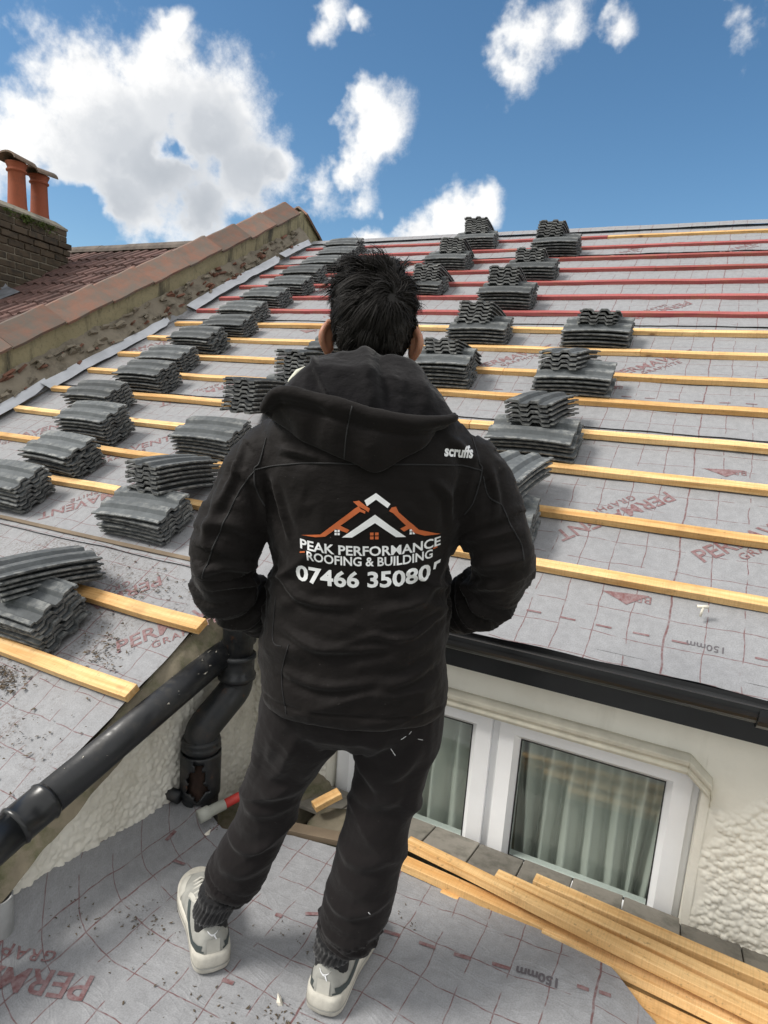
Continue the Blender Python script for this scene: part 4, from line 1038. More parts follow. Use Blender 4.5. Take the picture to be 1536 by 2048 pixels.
for cx, cy, n, sp_ in [(-1.14, 1.10, 70, .05), (-1.30, 1.02, 40, .05), (-.66, 1.06, 60, .035), (-.73, 1.27, 40, .05), (-.80, 1.0, 40, .06), (-.95, 1.0, 20, .08), (-1.27, 1.5, 30, .02), (-.55, 1.45, 20, .04)]:
    for _ in range(n):
        X = cx+random.gauss(0, sp_); Y = cy+random.gauss(0, sp_*.5); pts.append((X, Y, float(floor_h(X, Y)[0])+.001))
crumbs('floor_crumbs', 'dirt', pts, .0012, .004, 'dark crumbs of dirt scattered round the shoes on the underlay')
for (x, y, s_, lab) in [(-.695, 1.085, .0048, 'pale mortar chip lying between the two shoes'), (-1.245, 1.455, .006, 'pale mortar chip beside the red tube by the soil pipe')]:
    r_ = np.random.default_rng(int(abs(x)*1000)); P = r_.normal(0, s_, (9, 3)); bm = bmesh.new()
    for p in P: bm.verts.new(p)
    bmesh.ops.convex_hull(bm, input=bm.verts[:]); me = bpy.data.meshes.new('mortar_chip'); bm.to_mesh(me); bm.free()
    tag(link('mortar_chip', me, 'chip', None, (x, y, float(floor_h(x, y)[0])+s_*.5)), lab, 'mortar chip')
fx = roof(.07, 4.32, .012)
tn = tag(empty('roofing_nail', tuple(fx)), 'small pale fixing lying on the underlay below the lowest batten', 'fixing')
MB().tube([(0, 0, 0), (.004, .0, .028)], .0035, 10).build('shank', 'chip', tn, True); MB().tube([(-.012, 0, .028), (.018, .004, .031)], .005, 10).build('head', 'chip', tn, True)

# ------------------------------------------------------------------ the man seen from behind
MO = np.array([-.612, 1.182, 0.0])               # foot of the figure's axis; local x = his right, y = the way he faces
LXv = np.array([math.cos(YAW), math.sin(YAW), 0]); LYv = np.array([-math.sin(YAW), math.cos(YAW), 0])
def loc(px, py, y=0.0):
    """local (x, y, z) of a picture point on the figure's plane at depth y"""
    d = ray(px, py); t_ = ((MO+LYv*y-CAM)@LYv)/(d@LYv); q = CAM+d*t_-MO
    return np.array([q@LXv, y, q[2]])
HC = np.array([-.012, .025, 1.565]); HR = np.array([.081, .098, .108])
def ring(cx, cy, cz, rx, ry, n=40, p=2.3, tiltx=0.0, tilty=0.0):
    a = np.linspace(0, 2*math.pi, n, endpoint=False); c, s_ = np.cos(a), np.sin(a)
    x = np.sign(c)*np.abs(c)**(2/p)*rx; y = np.sign(s_)*np.abs(s_)**(2/p)*ry
    return [(cx+u, cy+v_, cz+u*tiltx+v_*tilty) for u, v_ in zip(x, y)]
armL = [(-.145, .0, 1.300, .066), (-.205, -.010, 1.258, .082), (-.250, -.025, 1.170, .076), (-.290, -.045, 1.055, .070), (-.277, .0, .975, .064), (-.235, .06, .915, .060), (-.195, .11, .885, .052), (-.15, .14, .87, .045)]
armR = [(.145, .0, 1.303, .066), (.205, -.010, 1.265, .081), (.252, -.025, 1.190, .074), (.289, -.045, 1.095, .069), (.280, .0, 1.015, .063), (.245, .06, .965, .060), (.205, .11, .935, .052), (.155, .14, .92, .045)]
legL = [(-.085, .0, .80, .108), (-.105, .0, .70, .100), (-.135, .015, .60, .085), (-.166, .03, .50, .074), (-.200, .045, .38, .068), (-.238, .055, .285, .069), (-.264, .062, .225, .068), (-.282, .066, .185, .055)]
legR = [(.100, .0, .80, .108), (.105, -.005, .70, .100), (.098, -.010, .60, .086), (.085, -.015, .50, .077), (.066, -.025, .38, .076), (.047, -.030, .28, .079), (.030, -.030, .215, .079), (.016, -.026, .172, .060)]
def limb(mb, pts, k=1.0, dr=0.0, seg=24):
    P = spline([p[:3] for p in pts], 26); r_ = np.interp(np.linspace(0, len(pts)-1, 26), range(len(pts)), [p[3] for p in pts])
    mb.tube(P, [max(.01, x*k+dr) for x in r_], seg)
def seg_dist(v, pts, n=40):
    P = spline([p[:3] for p in pts], n); D = np.linalg.norm(v[:, None, :]-P[None], axis=2); i = D.argmin(1); return D.min(1), i/(n-1)

# body (one continuous skin mesh under the clothes)
bb = MB()
hr = []
for u in np.linspace(-.985, .985, 24):       # head: egg with jaw and face
    z = HC[2]+HR[2]*u; w = math.sqrt(1-u*u); jaw = 1-.22*max(0, -u); 
    hr.append(ring(HC[0], HC[1]+.012*max(0, -u), z, HR[0]*w*jaw, HR[1]*w*(1-.08*max(0, -u)), 32, 2.1))
bb.loft(hr)
fy = HC[1]+HR[1]
bb.tube([(HC[0], fy-.012, HC[2]+.01), (HC[0], fy+.002, HC[2]-.015), (HC[0], fy+.016, HC[2]-.032), (HC[0], fy+.0, HC[2]-.042)], [.006, .009, .013, .010], 10)      # nose
bb.tube([(HC[0]-.024, fy-.016, HC[2]-.066), (HC[0], fy-.004, HC[2]-.062), (HC[0]+.024, fy-.016, HC[2]-.066)], [.004, .008, .004], 8)                          # lips
bb.tube([(HC[0]-.045, fy-.03, HC[2]+.022), (HC[0], fy-.010, HC[2]+.018), (HC[0]+.045, fy-.03, HC[2]+.022)], [.006, .009, .006], 8)                           # brow
bb.tube([(HC[0], HC[1]-.018, 1.36), (HC[0], HC[1]-.012, 1.44), (HC[0], HC[1]-.006, 1.52)], [.066, .058, .058], 24)                                          # neck
bb.loft([ring(0, .005, z, rx, ry, 32) for z, rx, ry in [(.70, .12, .09), (.80, .150, .105), (.92, .140, .10), (1.05, .132, .10), (1.18, .150, .105), (1.28, .165, .095), (1.35, .13, .075), (1.385, .06, .05)]])
for A in (armL, armR): limb(bb, A, .52)
for A in (legL, legR):
    B = [(*q[:3], q[3]*.62) for q in A[:-2]]+[(*A[-1][:3], .026), ((-.318 if A is legL else -.003), (.072 if A is legL else -.012), .08, .022)]; limb(bb, B)
for A, sg in ((armL, -1), (armR, 1)):         # hands pushed into the front pockets
    w = np.array(A[-1][:3]); palm = w+np.array([-sg*.045, .018, -.035]); bb.tube([w, (w+palm)/2, palm], [.025, .034, .030], 12)
    for q in range(4):
        s0 = palm+np.array([-sg*.004, .012-.008*q, -.008+.010*q]); ln = (.050, .058, .054, .042)[q]; d = np.array([-sg*.85, -.15, -.45]); d /= np.linalg.norm(d)
        bb.tube([s0, s0+d*ln*.5, s0+d*ln*.85+np.array([0, -.008, -.006])], [.009, .0085, .007], 8)
    bb.tube([w+np.array([-sg*.012, .02, -.004]), w+np.array([-sg*.03, .035, -.022]), w+np.array([-sg*.052, .034, -.040])], [.011, .010, .008], 8)
eb = None
for sg in (-1, 1):                            # ears
    ex = HC[0]+sg*(HR[0]+.003); ey = HC[1]-.005; ez = 1.522
    pts = [(ex+sg*(.002+.014*math.sin(math.pi*min(1, max(0, k/10)))), ey-.006-.014*math.sin(k/10*math.pi), ez+.034-.070*k/10) for k in range(11)]
    bb.tube(pts, [.006+.002*math.sin(k/10*math.pi) for k in range(11)], 10)
    bb.tube([(ex, ey+.004, ez+.024), (ex+sg*.006, ey+.002, ez), (ex, ey+.004, ez-.028)], [.010, .014, .009], 10)
    bb.tube([(ex+sg*.004, ey-.004, ez-.024), (ex+sg*.004, ey-.002, ez-.036)], [.009, .007], 10)
me = remesh(bb, .0045, 3)
person = tag(link('person', me, 'skin', None, MO, (0, 0, YAW), True), 'person seen from behind in black hooded jacket, joggers and trainers, hands in pockets', 'person')
for sg in (-1, 1):
    e_ = MB().lathe([(.0005, -.011), (.008, -.008), (.011, 0), (.008, .008), (.0005, .011)], 12).build('eye', 'eye', person, True); e_.location = (HC[0]+sg*.031, fy-.017, HC[2]+.004)

def creases(v, nn, strokes, y0, amp, w):
    """pressed folds: a ridge with a valley beside it along each stroke, on the side facing backwards"""
    d = np.zeros(len(v)); face = np.clip((.25-nn[:, 1])/.5, 0, 1)
    for k_, st_ in enumerate(strokes):
        P = spline([loc(a, b, y0)[[0, 2]] for a, b in st_], 30); q = v[:, [0, 2]]
        sel = np.where((q[:, 0] > P[:, 0].min()-.05) & (q[:, 0] < P[:, 0].max()+.05) & (q[:, 1] > P[:, 1].min()-.05) & (q[:, 1] < P[:, 1].max()+.05))[0]
        D = q[sel][:, None, :]-P[None]; r2 = (D**2).sum(2); i = r2.argmin(1); tn_ = np.gradient(P, axis=0); tn_ /= np.linalg.norm(tn_, axis=1)[:, None]
        dd = D[np.arange(len(sel)), i]; sd_ = dd[:, 0]*tn_[i, 1]-dd[:, 1]*tn_[i, 0]; al = (dd*tn_[i]).sum(1); u = i/29
        ww = w*(.8+.5*math.sin(k_*2.3)**2); env = np.sin(np.pi*np.clip(u*.94+.03, 0, 1))**.6*np.exp(-(al/.012)**2)
        d[sel] += env*(np.exp(-(sd_/ww)**2)-.75*np.exp(-((sd_-1.7*ww)/(1.1*ww))**2)-.35*np.exp(-((sd_+1.9*ww)/(1.3*ww))**2))*amp
    return d*face
# jacket
jb = MB()
jr = [(.752, .004, .0, .188, .146), (.764, .004, .0, .199, .156), (.80, .003, .0, .206, .158), (.87, .0, .0, .202, .153), (.95, .0, .0, .194, .146), (1.03, .0, .0, .189, .142), (1.12, .0, -.002, .196, .145),
      (1.20, .0, -.005, .208, .147), (1.27, .001, -.008, .222, .142), (1.325, .002, -.010, .218, .130), (1.365, .002, -.008, .185, .115), (1.40, .0, -.004, .135, .100), (1.43, -.004, .002, .098, .090), (1.455, -.008, .006, .080, .082)]
JP = spline([j for j in jr], 60)
jb.loft([ring(r_[1], r_[2], r_[0], r_[3], r_[4], 56, 2.5) for r_ in JP])
for A in (armL, armR): limb(jb, A)
me = remesh(jb, .0048, 7); v = getv(me); nn = getn(me)
dL, tL = seg_dist(v, armL); dR, tR = seg_dist(v, armR)
arm = np.maximum(np.clip((.115-dL)/.03, 0, 1)*(v[:, 0] < -.16), np.clip((.115-dR)/.03, 0, 1)*(v[:, 0] > .16)); tt = np.where(v[:, 0] < 0, tL, tR)
z = v[:, 2]; x = v[:, 0]; y = v[:, 1]
wob = fbm(v, 7, 3, 2)
def folds(q1, q2, q3, f1, f2, seed):          # creases: thin across q1, long along q2
    w_ = np.stack([q1*f1, q2*f2, q3*f2], -1); w_ = w_+.35*np.stack([fbm(w_, .6, 2, seed+1), fbm(w_, .6, 2, seed+2), 0*q1], -1)
    r_ = 1-np.abs(fbm(w_, 1.0, 2, seed)); return r_**3
sg_ = np.sign(x)
d = arm*(.020*(folds(tt*1.0-.25*y*sg_, x, y*2, 15, 5, 3)-.55)*(.35+np.exp(-((tt-.60)/.20)**2)))
body = 1-arm
side = np.clip((np.abs(x)-.06)/.12, 0, 1)
d += body*.018*(folds(z+.5*np.abs(x), x, y, 17, 4.5, 11)-.55)*np.exp(-((z-1.02)/.10)**2)*(.3+.7*side)
d += body*.016*(folds(z-.35*x, x, y, 15, 4, 17)-.55)*np.exp(-((z-.87)/.10)**2)
d += body*.020*(folds(.8*np.abs(x)+.6*z, .8*z-.6*np.abs(x), y, 13, 4, 23)-.55)*np.exp(-((z-1.18)/.09)**2)*side
ridged = 1-np.abs(fbm(v*np.array([1.4, 1, .8]), 9, 3, 5)); d += .0050*(ridged-.75)+.0012*fbm(v, 40, 2, 4)
d += creases(v, nn, [[(470, 890), (455, 960), (430, 1020)], [(500, 960), (520, 1000), (525, 1060)], [(400, 1060), (450, 1050), (500, 1075)], [(395, 1150), (450, 1140), (520, 1160)], [(410, 1190), (470, 1185), (530, 1200)], [(440, 960), (420, 1020), (405, 1090)],
    [(960, 900), (940, 980), (920, 1050)], [(985, 940), (1000, 1000), (990, 1050)], [(1040, 1060), (990, 1075), (935, 1090)], [(1055, 1120), (1000, 1130), (930, 1150)], [(1020, 1180), (970, 1190), (920, 1210)],
    [(545, 960), (560, 1030), (575, 1080)], [(545, 1140), (600, 1195), (700, 1205)], [(900, 1140), (840, 1200), (760, 1218)], [(560, 1260), (660, 1290), (780, 1285)], [(890, 1240), (820, 1270), (740, 1262)], [(560, 1340), (650, 1360), (760, 1350)], [(870, 1330), (820, 1352), (770, 1358)],
    [(870, 960), (900, 1000), (905, 1060)], [(560, 900), (600, 905), (640, 915)], [(900, 880), (930, 900), (950, 930)]], -.12, .0085, .0085)
d += -.004*np.exp(-((z-.785)/.004)**2)*body                                  # hem stitch line
setv(me, v+nn*d[:, None])
jacket = link('jacket', me, 'jacket_black', person, smooth=True); jacket['label'] = 'black softshell work jacket with printed back'
jv = getv(me); JB = BVHTree.FromPolygons([tuple(q) for q in jv], [tuple(p.vertices) for p in me.polygons])
def back_hit(x_, z_, off=.0012):
    h = JB.ray_cast(Vector((x_, -.6, z_)), Vector((0, 1, 0)))
    return None if h[0] is None else np.array(h[0])+np.array(h[1])*off*(1 if h[1][1] < 0 else -1)
def print_on(v2, f2, name, mat, off=.0013):
    P = [back_hit(a, b, off) for a, b in v2]; keep = [k for k, p in enumerate(P) if p is not None]; mp = {k: i for i, k in enumerate(keep)}
    ff_ = [[mp[i] for i in q] for q in f2 if all(i in mp for i in q)]
    return link(name, mesh(name, [P[k] for k in keep], ff_), mat, jacket)
yb = -.150
def L2(px, py): q = loc(px, py, yb); return np.array([q[0], q[2]])
def text_between(s_, pL, pR, hgt_px, mat, bold, name, sag=0.0):
    A, B = L2(*pL), L2(*pR); v2, f2 = text2d(s_, 1.0, bold, maxedge=.12)
    w = v2[:, 0].max()-v2[:, 0].min(); v2[:, 0] = (v2[:, 0]-v2[:, 0].min())/w; hh = v2[:, 1].max()-v2[:, 1].min()
    H_ = hgt_px/F_PX*1.25; d = B-A; nrm = np.array([-d[1], d[0]])/np.linalg.norm(d)
    P = A+v2[:, :1]*d+(v2[:, 1:2]/hh)*H_*nrm-(4*v2[:, :1]*(1-v2[:, :1]))*sag/F_PX*1.25*nrm
    return print_on(P, f2, name, mat)
text_between('PEAK PERFORMANCE', (598, 1100), (884, 1100), 20, 'print_white', .024, 'printed_lettering', 12)
text_between('ROOFING & BUILDING', (612, 1123), (867, 1124), 19, 'print_white', .022, 'printed_lettering', 10)
text_between('07466 35080', (588, 1166), (863, 1168), 35, 'print_white', .030, 'printed_lettering', 10)
def poly_on(pts, mat, name='printed_emblem'):
    bm = bmesh.new(); vs = [bm.verts.new((*L2(*p), 0)) for p in pts]; bm.faces.new(vs); bmesh.ops.triangulate(bm, faces=bm.faces[:])
    for _ in range(4):
        ed = [e_ for e_ in bm.edges if e_.calc_length() > .015]
        if not ed: break
        bmesh.ops.subdivide_edges(bm, edges=ed, cuts=1); bmesh.ops.triangulate(bm, faces=bm.faces[:])
    bm.verts.index_update(); v2 = [(q.co[0], q.co[1]) for q in bm.verts]; f2 = [[k.index for k in q.verts] for q in bm.faces]; bm.free()
    return print_on(v2, f2, name, mat)
poly_on([(871, 1138), (886, 1134), (884, 1141), (877, 1143), (874, 1153), (869, 1153)], 'print_white')
for pts in ([(729, 1001), (752, 986), (781, 1008), (775, 1016), (752, 999), (734, 1012)], [(684, 1075), (750, 1029), (812, 1075), (792, 1075), (750, 1046), (704, 1075)]): poly_on(pts, 'print_white')
for pts in ([(600, 1074), (640, 1070), (708, 1018), (717, 1012), (722, 1018), (731, 1022), (730, 1027), (720, 1023), (650, 1074), (630, 1076)], [(706, 1003), (718, 1001), (731, 1011), (740, 1017), (737, 1024), (728, 1018), (716, 1012)],
            [(672, 1058), (680, 1051), (699, 1060), (694, 1066)], [(783, 1015), (792, 1013), (797, 1024), (838, 1062), (884, 1076), (850, 1076), (828, 1068), (786, 1026), (778, 1022)], [(800, 1058), (822, 1047), (829, 1053), (808, 1064)],
            [(740, 1065), (747, 1065), (747, 1071), (740, 1071)], [(750, 1065), (757, 1065), (757, 1071), (750, 1071)], [(740, 1073), (747, 1073), (747, 1079), (740, 1079)], [(750, 1073), (757, 1073), (757, 1079), (750, 1079)],
            [(597, 1108), (608, 1106), (608, 1109), (597, 1111)], [(868, 1104), (877, 1102), (877, 1105), (868, 1107)]): poly_on(pts, 'print_orange')
for cx_ in (674, 824):
    for a, b in ((-5, 1060), (1, 1060), (-5, 1066), (1, 1066)): poly_on([(cx_+a, b), (cx_+a+4.5, b), (cx_+a+4.5, b+4.5), (cx_+a, b+4.5)], 'print_white')
text_between('scruffs', (890, 914), (953, 921), 23, 'print_white', .035, 'printed_lettering')
def seam(pts_px, y=-.14, r_=.0016, name='seam', mat='seam'):
    P = spline([loc(a, b, y) for a, b in pts_px], 60); Q = []
    for p in P:
        h = back_hit(p[0], p[2], .0006)
        if h is not None: Q.append(h)
    if len(Q) > 3: return MB().tube(Q, r_, 6).build(name, mat, jacket, True)
seam([(500, 945), (560, 932), (640, 926), (740, 928), (860, 930), (930, 936), (972, 948)]); seam([(520, 880), (508, 930), (498, 945), (505, 990), (520, 1020)]); seam([(958, 880), (966, 930), (972, 948), (955, 1010), (935, 1040)])
seam([(500, 946), (470, 985), (440, 1050), (415, 1110), (395, 1165)]); seam([(975, 960), (985, 1000), (1012, 1020), (1030, 1060), (1052, 1100), (1055, 1130)]); seam([(575, 1295), (560, 1360), (572, 1430)], r_=.0012)
seam([(543, 1210), (538, 1290), (560, 1300)], r_=.0012)

# hood lying on the back: outer shell, rolled brim, fleece lining
def curve(px, n): return spline(px, n)
T = curve([(525, 815), (538, 795), (568, 776), (640, 794), (700, 812), (760, 828), (830, 838), (890, 835), (914, 826)], 44)
Bc = curve([(526, 826), (560, 852), (610, 884), (660, 908), (710, 930), (752, 947), (795, 928), (835, 902), (880, 866), (914, 836)], 44)
hb = MB(); rings = []
for k in range(44):
    u = k/43; e_ = math.sin(math.pi*u); 
    yt = -.112-.048*e_; b0 = loc(*Bc[k], -.15); hb_ = back_hit(b0[0], b0[2], 0); ybm = (hb_[1] if hb_ is not None else -.12)-.004-.012*e_
    a = loc(*T[k], yt); b = loc(*Bc[k], ybm); mid = a*.45+b*.55+np.array([0, -.014*e_, 0]); q1 = a*.75+b*.25+np.array([0, -.014*e_, 0]); q2 = a*.2+b*.8+np.array([0, -.008*e_, 0])
    inn = np.array([0, .055+.02*e_, 0])
    rings.append([a+np.array([0, -.004, .004]), q1, mid, q2, b, b+np.array([0, .025, .0]), mid+inn, q1+inn, a+inn*.9])
hb.loft(rings)
P = [loc(*T[k], -.125-.045*math.sin(math.pi*k/43))+np.array([0, .0, -.006]) for k in range(44)]
hb.tube(P, [.005+.010*math.sin(math.pi*min(1, max(0, k/43)))**.5 for k in range(44)], 12)
me = remesh(hb, .0042, 5); v = getv(me); nn = getn(me)
ridged = 1-np.abs(fbm(v*np.array([1, 1, .6]), 10, 3, 8)); d = .0055*(ridged-.75)
Tz = np.array([loc(*q, -.15)[[0, 2]] for q in T]); zt = np.interp(v[:, 0], Tz[:, 0], Tz[:, 1]); d += -.0040*np.exp(-((zt-v[:, 2]-.030)/.0035)**2)*(v[:, 1] < -.1)
d += .0035*np.sin(v[:, 0]*75+4*fbm(v, 8, 2, 3))*np.exp(-((v[:, 2]-zt+.05)/.04)**2)
setv(me, v+nn*d[:, None]); hood = link('hood', me, 'jacket_black', jacket, smooth=True)
# centre seam of the hood
HB = BVHTree.FromPolygons([tuple(q) for q in getv(me)], [tuple(p.vertices) for p in me.polygons])
Q = []
for a, b in spline([(706, 812), (695, 860), (688, 925)], 24):
    p = loc(a, b, -.16); h = HB.ray_cast(Vector((p[0], -.6, p[2])), Vector((0, 1, 0)))
    if h[0] is not None: Q.append(np.array(h[0])+np.array([0, -.0006, 0]))
if len(Q) > 3: MB().tube(Q, .0014, 6).build('hood_seam', 'seam', jacket, True)
Fc = curve([(568, 778), (590, 752), (618, 728), (648, 708), (690, 702), (730, 700), (775, 705), (815, 724), (850, 752), (885, 792), (905, 826)], 44)
fb = MB(); rings = []
for k in range(44):
    u = k/43; e_ = math.sin(math.pi*u)
    a = loc(*Fc[k], -.050-.035*e_); b = loc(*T[k], -.120-.040*e_)+np.array([0, .008, -.012]); m1 = a*.6+b*.4+np.array([0, -.020*e_-.006, .010*e_]); m2 = a*.25+b*.75+np.array([0, -.012*e_, .004])
    inn = np.array([0, .045+.015*e_, -.004])
    rings.append([a, m1, m2, b, b+inn, m2+inn, a+np.array([0, .03+.01*e_, -.006])])
fb.loft(rings)
fb.loft([ring(HC[0], HC[1]-.03, z_, rx, ry, 40, 2.2) for z_, rx, ry in [(1.36, .130, .105), (1.40, .118, .098), (1.435, .100, .088), (1.462, .088, .080), (1.470, .080, .074), (1.462, .070, .066), (1.40, .066, .062)]])
me = remesh(fb, .0045, 6); v = getv(me); nn = getn(me)
ridged = 1-np.abs(fbm(v*np.array([1.5, 1, .35]), 11, 2, 12)); d = .009*(ridged-.7)+.0012*fbm(v, 120, 2, 4)
bk_ = np.clip((-.05-v[:, 1])/.03, 0, 1)
for xa, za, xb, zb, w_, am in ((-.115, 1.47, -.075, 1.40, .006, .010), (-.020, 1.49, .010, 1.39, .014, .008), (.015, 1.48, .030, 1.40, .010, -.008), (.075, 1.47, .105, 1.40, .018, .010)):
    xc = xa+(xb-xa)*(za-v[:, 2])/(za-zb); d += bk_*am*np.exp(-((v[:, 0]-xc)/w_)**2)*np.clip((v[:, 2]-1.375)/.03, 0, 1)
setv(me, v+nn*d[:, None]); link('hood_lining', me, 'fleece', jacket, smooth=True)['label'] = 'dark grey fleece lining of the folded hood'
c0 = [loc(a, b, .03) for a, b in ((572, 782), (583, 762), (597, 745), (612, 735))]
MB().tube(c0, [.004, .012, .013, .006], 12, flat=.6).build('collar_edge', 'lining_cream', jacket, True)

# trousers
tb = MB()
tb.loft([ring(.004, .0, z_, rx, ry, 40) for z_, rx, ry in [(.90, .150, .110), (.82, .176, .126), (.76, .184, .130), (.70, .172, .122), (.665, .12, .09)]])
for A in (legL, legR): limb(tb, A)
me = remesh(tb, .0048, 6); v = getv(me); nn = getn(me)
dL, tL = seg_dist(v, legL); dR, tR = seg_dist(v, legR); left = dL < dR; tt = np.where(left, tL, tR)
wob = fbm(v, 6, 3, 7); z = v[:, 2]; x = v[:, 0]; y = v[:, 1]
sl = np.where(left, -1.0, 1.0); leg_a = np.clip((tt-.66)/.2, 0, 1)
d = .011*(folds(tt*1.0+.5*y+.4*x, x, y, 14, 6, 31)-.55)*leg_a+.015*(folds(.75*z+.66*x*sl, .75*x*sl-.66*z, y, 11, 3.5, 37)-.55)*np.exp(-((tt-.42)/.20)**2)+.012*(folds(.8*z-.6*np.abs(x), x, y, 12, 4, 41)-.55)*np.exp(-((z-.66)/.07)**2)
ridged = 1-np.abs(fbm(v*np.array([1.2, 1, .55]), 9, 3, 15)); d += creases(v, nn, [[(520, 1450), (500, 1540), (470, 1600)], [(600, 1460), (570, 1530), (540, 1570)], [(610, 1590), (560, 1600), (500, 1585)], [(580, 1640), (520, 1650), (470, 1640)], [(430, 1720), (480, 1735), (535, 1720)], [(420, 1770), (470, 1785), (525, 1770)], [(640, 1480), (620, 1520), (600, 1560)],
    [(700, 1480), (730, 1540), (760, 1570)], [(840, 1480), (800, 1530), (760, 1545)], [(690, 1590), (740, 1600), (800, 1580)], [(670, 1700), (720, 1715), (790, 1700)], [(640, 1790), (700, 1805), (780, 1790)], [(630, 1850), (690, 1865), (765, 1850)], [(840, 1540), (830, 1600), (800, 1660)]], -.07, .0065, .014)
d += .0060*(ridged-.74)+.0008*fbm(v, 45, 2, 4)
setv(me, v+nn*d[:, None]); tr = link('joggers', me, 'trouser_black', person, smooth=True); tr['label'] = 'baggy black joggers gathered at the ankles'
TB = BVHTree.FromPolygons([tuple(q) for q in getv(me)], [tuple(p.vertices) for p in me.polygons])
for pts, r_ in (([(782, 1496), (786, 1505), (791, 1512)], .0016), ([(802, 1476), (812, 1471)], .0016), ([(818, 1468), (823, 1462)], .0013), ([(836, 1482), (846, 1486)], .0012), ([(737, 1817), (740, 1821)], .0016)):
    Q = []
    for a, b in spline(pts, 8):
        p = loc(a, b, -.1); h = TB.ray_cast(Vector((p[0], -.6, p[2])), Vector((0, 1, 0)))
        if h[0] is not None: Q.append(np.array(h[0])+np.array([random.gauss(0, .0004), -.0004, 0]))
    if len(Q) > 2: MB().tube(Q, r_*.38, 6).build('paint_mark', 'print_white', tr, True)

# ribbed cuffs, socks, shoes
def shoe(heel, ang, ank, label):
    sh = empty('shoe', (0, 0, 0)); sh.parent = person; sh.location = (heel[0], heel[1], float(0)); sh.rotation_euler = (0, 0, ang); sh.scale = (1.20, 1.05, 1.17); sh['label'] = label
    # local: +y towards the toe, x lateral
    outl = [(0, .0), (.006, .026), (.03, .038), (.08, .039), (.13, .040), (.18, .047), (.22, .051), (.255, .047), (.28, .034), (.294, .015), (.297, 0)]
    W = lambda a: np.interp(a, [o_[0] for o_ in outl], [o_[1] for o_ in outl])
    loopa = [(w, a) for a, w in outl]+[(-w, a) for a, w in outl[-2:0:-1]]
    P = np.array(loopa+[loopa[0]]); P = spline(P, 72)[:-1]; c = np.array([0, .14])
    def sc(P, k): return c+(P-c)*k
    toe = lambda a: .010*max(0, (a-.22)/.08)**2
    rr_ = []
    for k, z_ in ((.955, .0), (1.0, .006), (1.012, .016), (1.0, .030), (.985, .040)):
        rr_.append([(q[0], q[1], z_*(1+.0)+toe(q[1])+(.006*max(0, (.06-q[1])/.06) if z_ > .02 else 0)) for q in sc(P, k)])
    MB().loft(rr_).build('sole', 'shoe_sole', sh, True)
    MB().loft([[(q[0], q[1], z_+toe(q[1])) for q in sc(P, k)] for k, z_ in ((1.018, .0165), (1.022, .018), (1.018, .0195))], cap=False).build('sole_line', 'shoe_grey', sh, True)
    st = [(.006, .70, .098), (.02, .92, .104), (.05, .98, .098), (.085, .98, .092), (.12, .97, .090), (.15, .96, .088), (.18, .95, .080), (.21, .94, .068), (.24, .93, .058), (.265, .92, .050), (.284, .86, .043), (.292, .6, .036)]
    rr_ = []
    for a, k, h in st:
        w = max(.008, W(a)*k); top = []
        for q in np.linspace(0, math.pi, 17):
            cx_, sz = math.cos(q), math.sin(q); xx = math.copysign(abs(cx_)**(.62), cx_)*w; zz = .034+(h-.034)*sz**.8
            xx *= 1-.30*(max(0, zz-.05)/.06)
            top.append((xx, a+(.012*(zz-.03)/.07 if a < .05 else 0), zz))
        rr_.append(top)
    up = MB().loft(rr_, cap=True).build('upper', 'shoe_grey', sh, True)
    U_ = BVHTree.FromPolygons([tuple(q.co) for q in up.data.vertices], [tuple(p.vertices) for p in up.data.polygons])
    def patch(pts, mat, nm, direction, off=.0012, nsub=14):
        """strip between two polylines projected sideways on the upper"""
        A = spline(pts[0], nsub); B = spline(pts[1], nsub); vv_ = []; 
        for a, b in zip(A, B):
            for k in np.linspace(0, 1, 5):
                q = a*(1-k)+b*k
                if direction in (-1, 1): h = U_.ray_cast(Vector((direction*.2, q[0], q[1])), Vector((-direction, 0, 0)))
                else: h = U_.ray_cast(Vector((q[0], -.2, q[1])), Vector((0, 1, 0)))
                if h[0] is None: vv_.append(None)
                else:
                    nn_ = np.array(h[1]); o_ = Vector((direction, 0, 0)) if direction in (-1, 1) else Vector((0, -1, 0)); s_ = 1 if h[1].dot(o_) > 0 else -1
                    vv_.append(np.array(h[0])+nn_*s_*off)
        f_ = [(i*5+k, i*5+k+1, i*5+k+6, i*5+k+5) for i in range(nsub-1) for k in range(4)]
        f_ = [q for q in f_ if all(vv_[i] is not None for i in q)]; mp = {}; V2 = []
        for q in f_:
            for i in q:
                if i not in mp: mp[i] = len(V2); V2.append(vv_[i])
        if V2: link(nm, mesh(nm, V2, [[mp[i] for i in q] for q in f_]), mat, sh, smooth=True)
    for dr in (-1, 1):
        patch(([(.010, .062), (.05, .054), (.10, .056), (.145, .074)], [(.010, .048), (.05, .039), (.105, .041), (.16, .070)]), 'shoe_stripe', 'side_stripe', dr)
        patch(([(.20, .062), (.24, .056), (.27, .048)], [(.20, .037), (.24, .037), (.27, .038)]), 'shoe_cream', 'toe_panel', dr, .0009)
        patch(([(.112, .086), (.15, .082), (.175, .074)], [(.14, .076), (.155, .074), (.17, .068)]), 'shoe_cream', 'eyelet_panel', dr, .0009)
    patch(([(-.013, .046), (0, .045), (.013, .046)], [(-.013, .074), (0, .074), (.013, .074)]), 'shoe_cream', 'heel_counter', 0, .0010)
    for pts in (([(-.010, .092), (-.003, .085), (.006, .088), (.011, .094)], [(-.011, .0905), (-.003, .081), (.004, .084), (.0105, .0925)]), ([(-.001, .084), (.002, .078), (.005, .073)], [(.003, .084), (.0045, .079), (.007, .0735)])):
        patch(pts, 'print_white', 'heel_emblem', 0, .0018, 10)
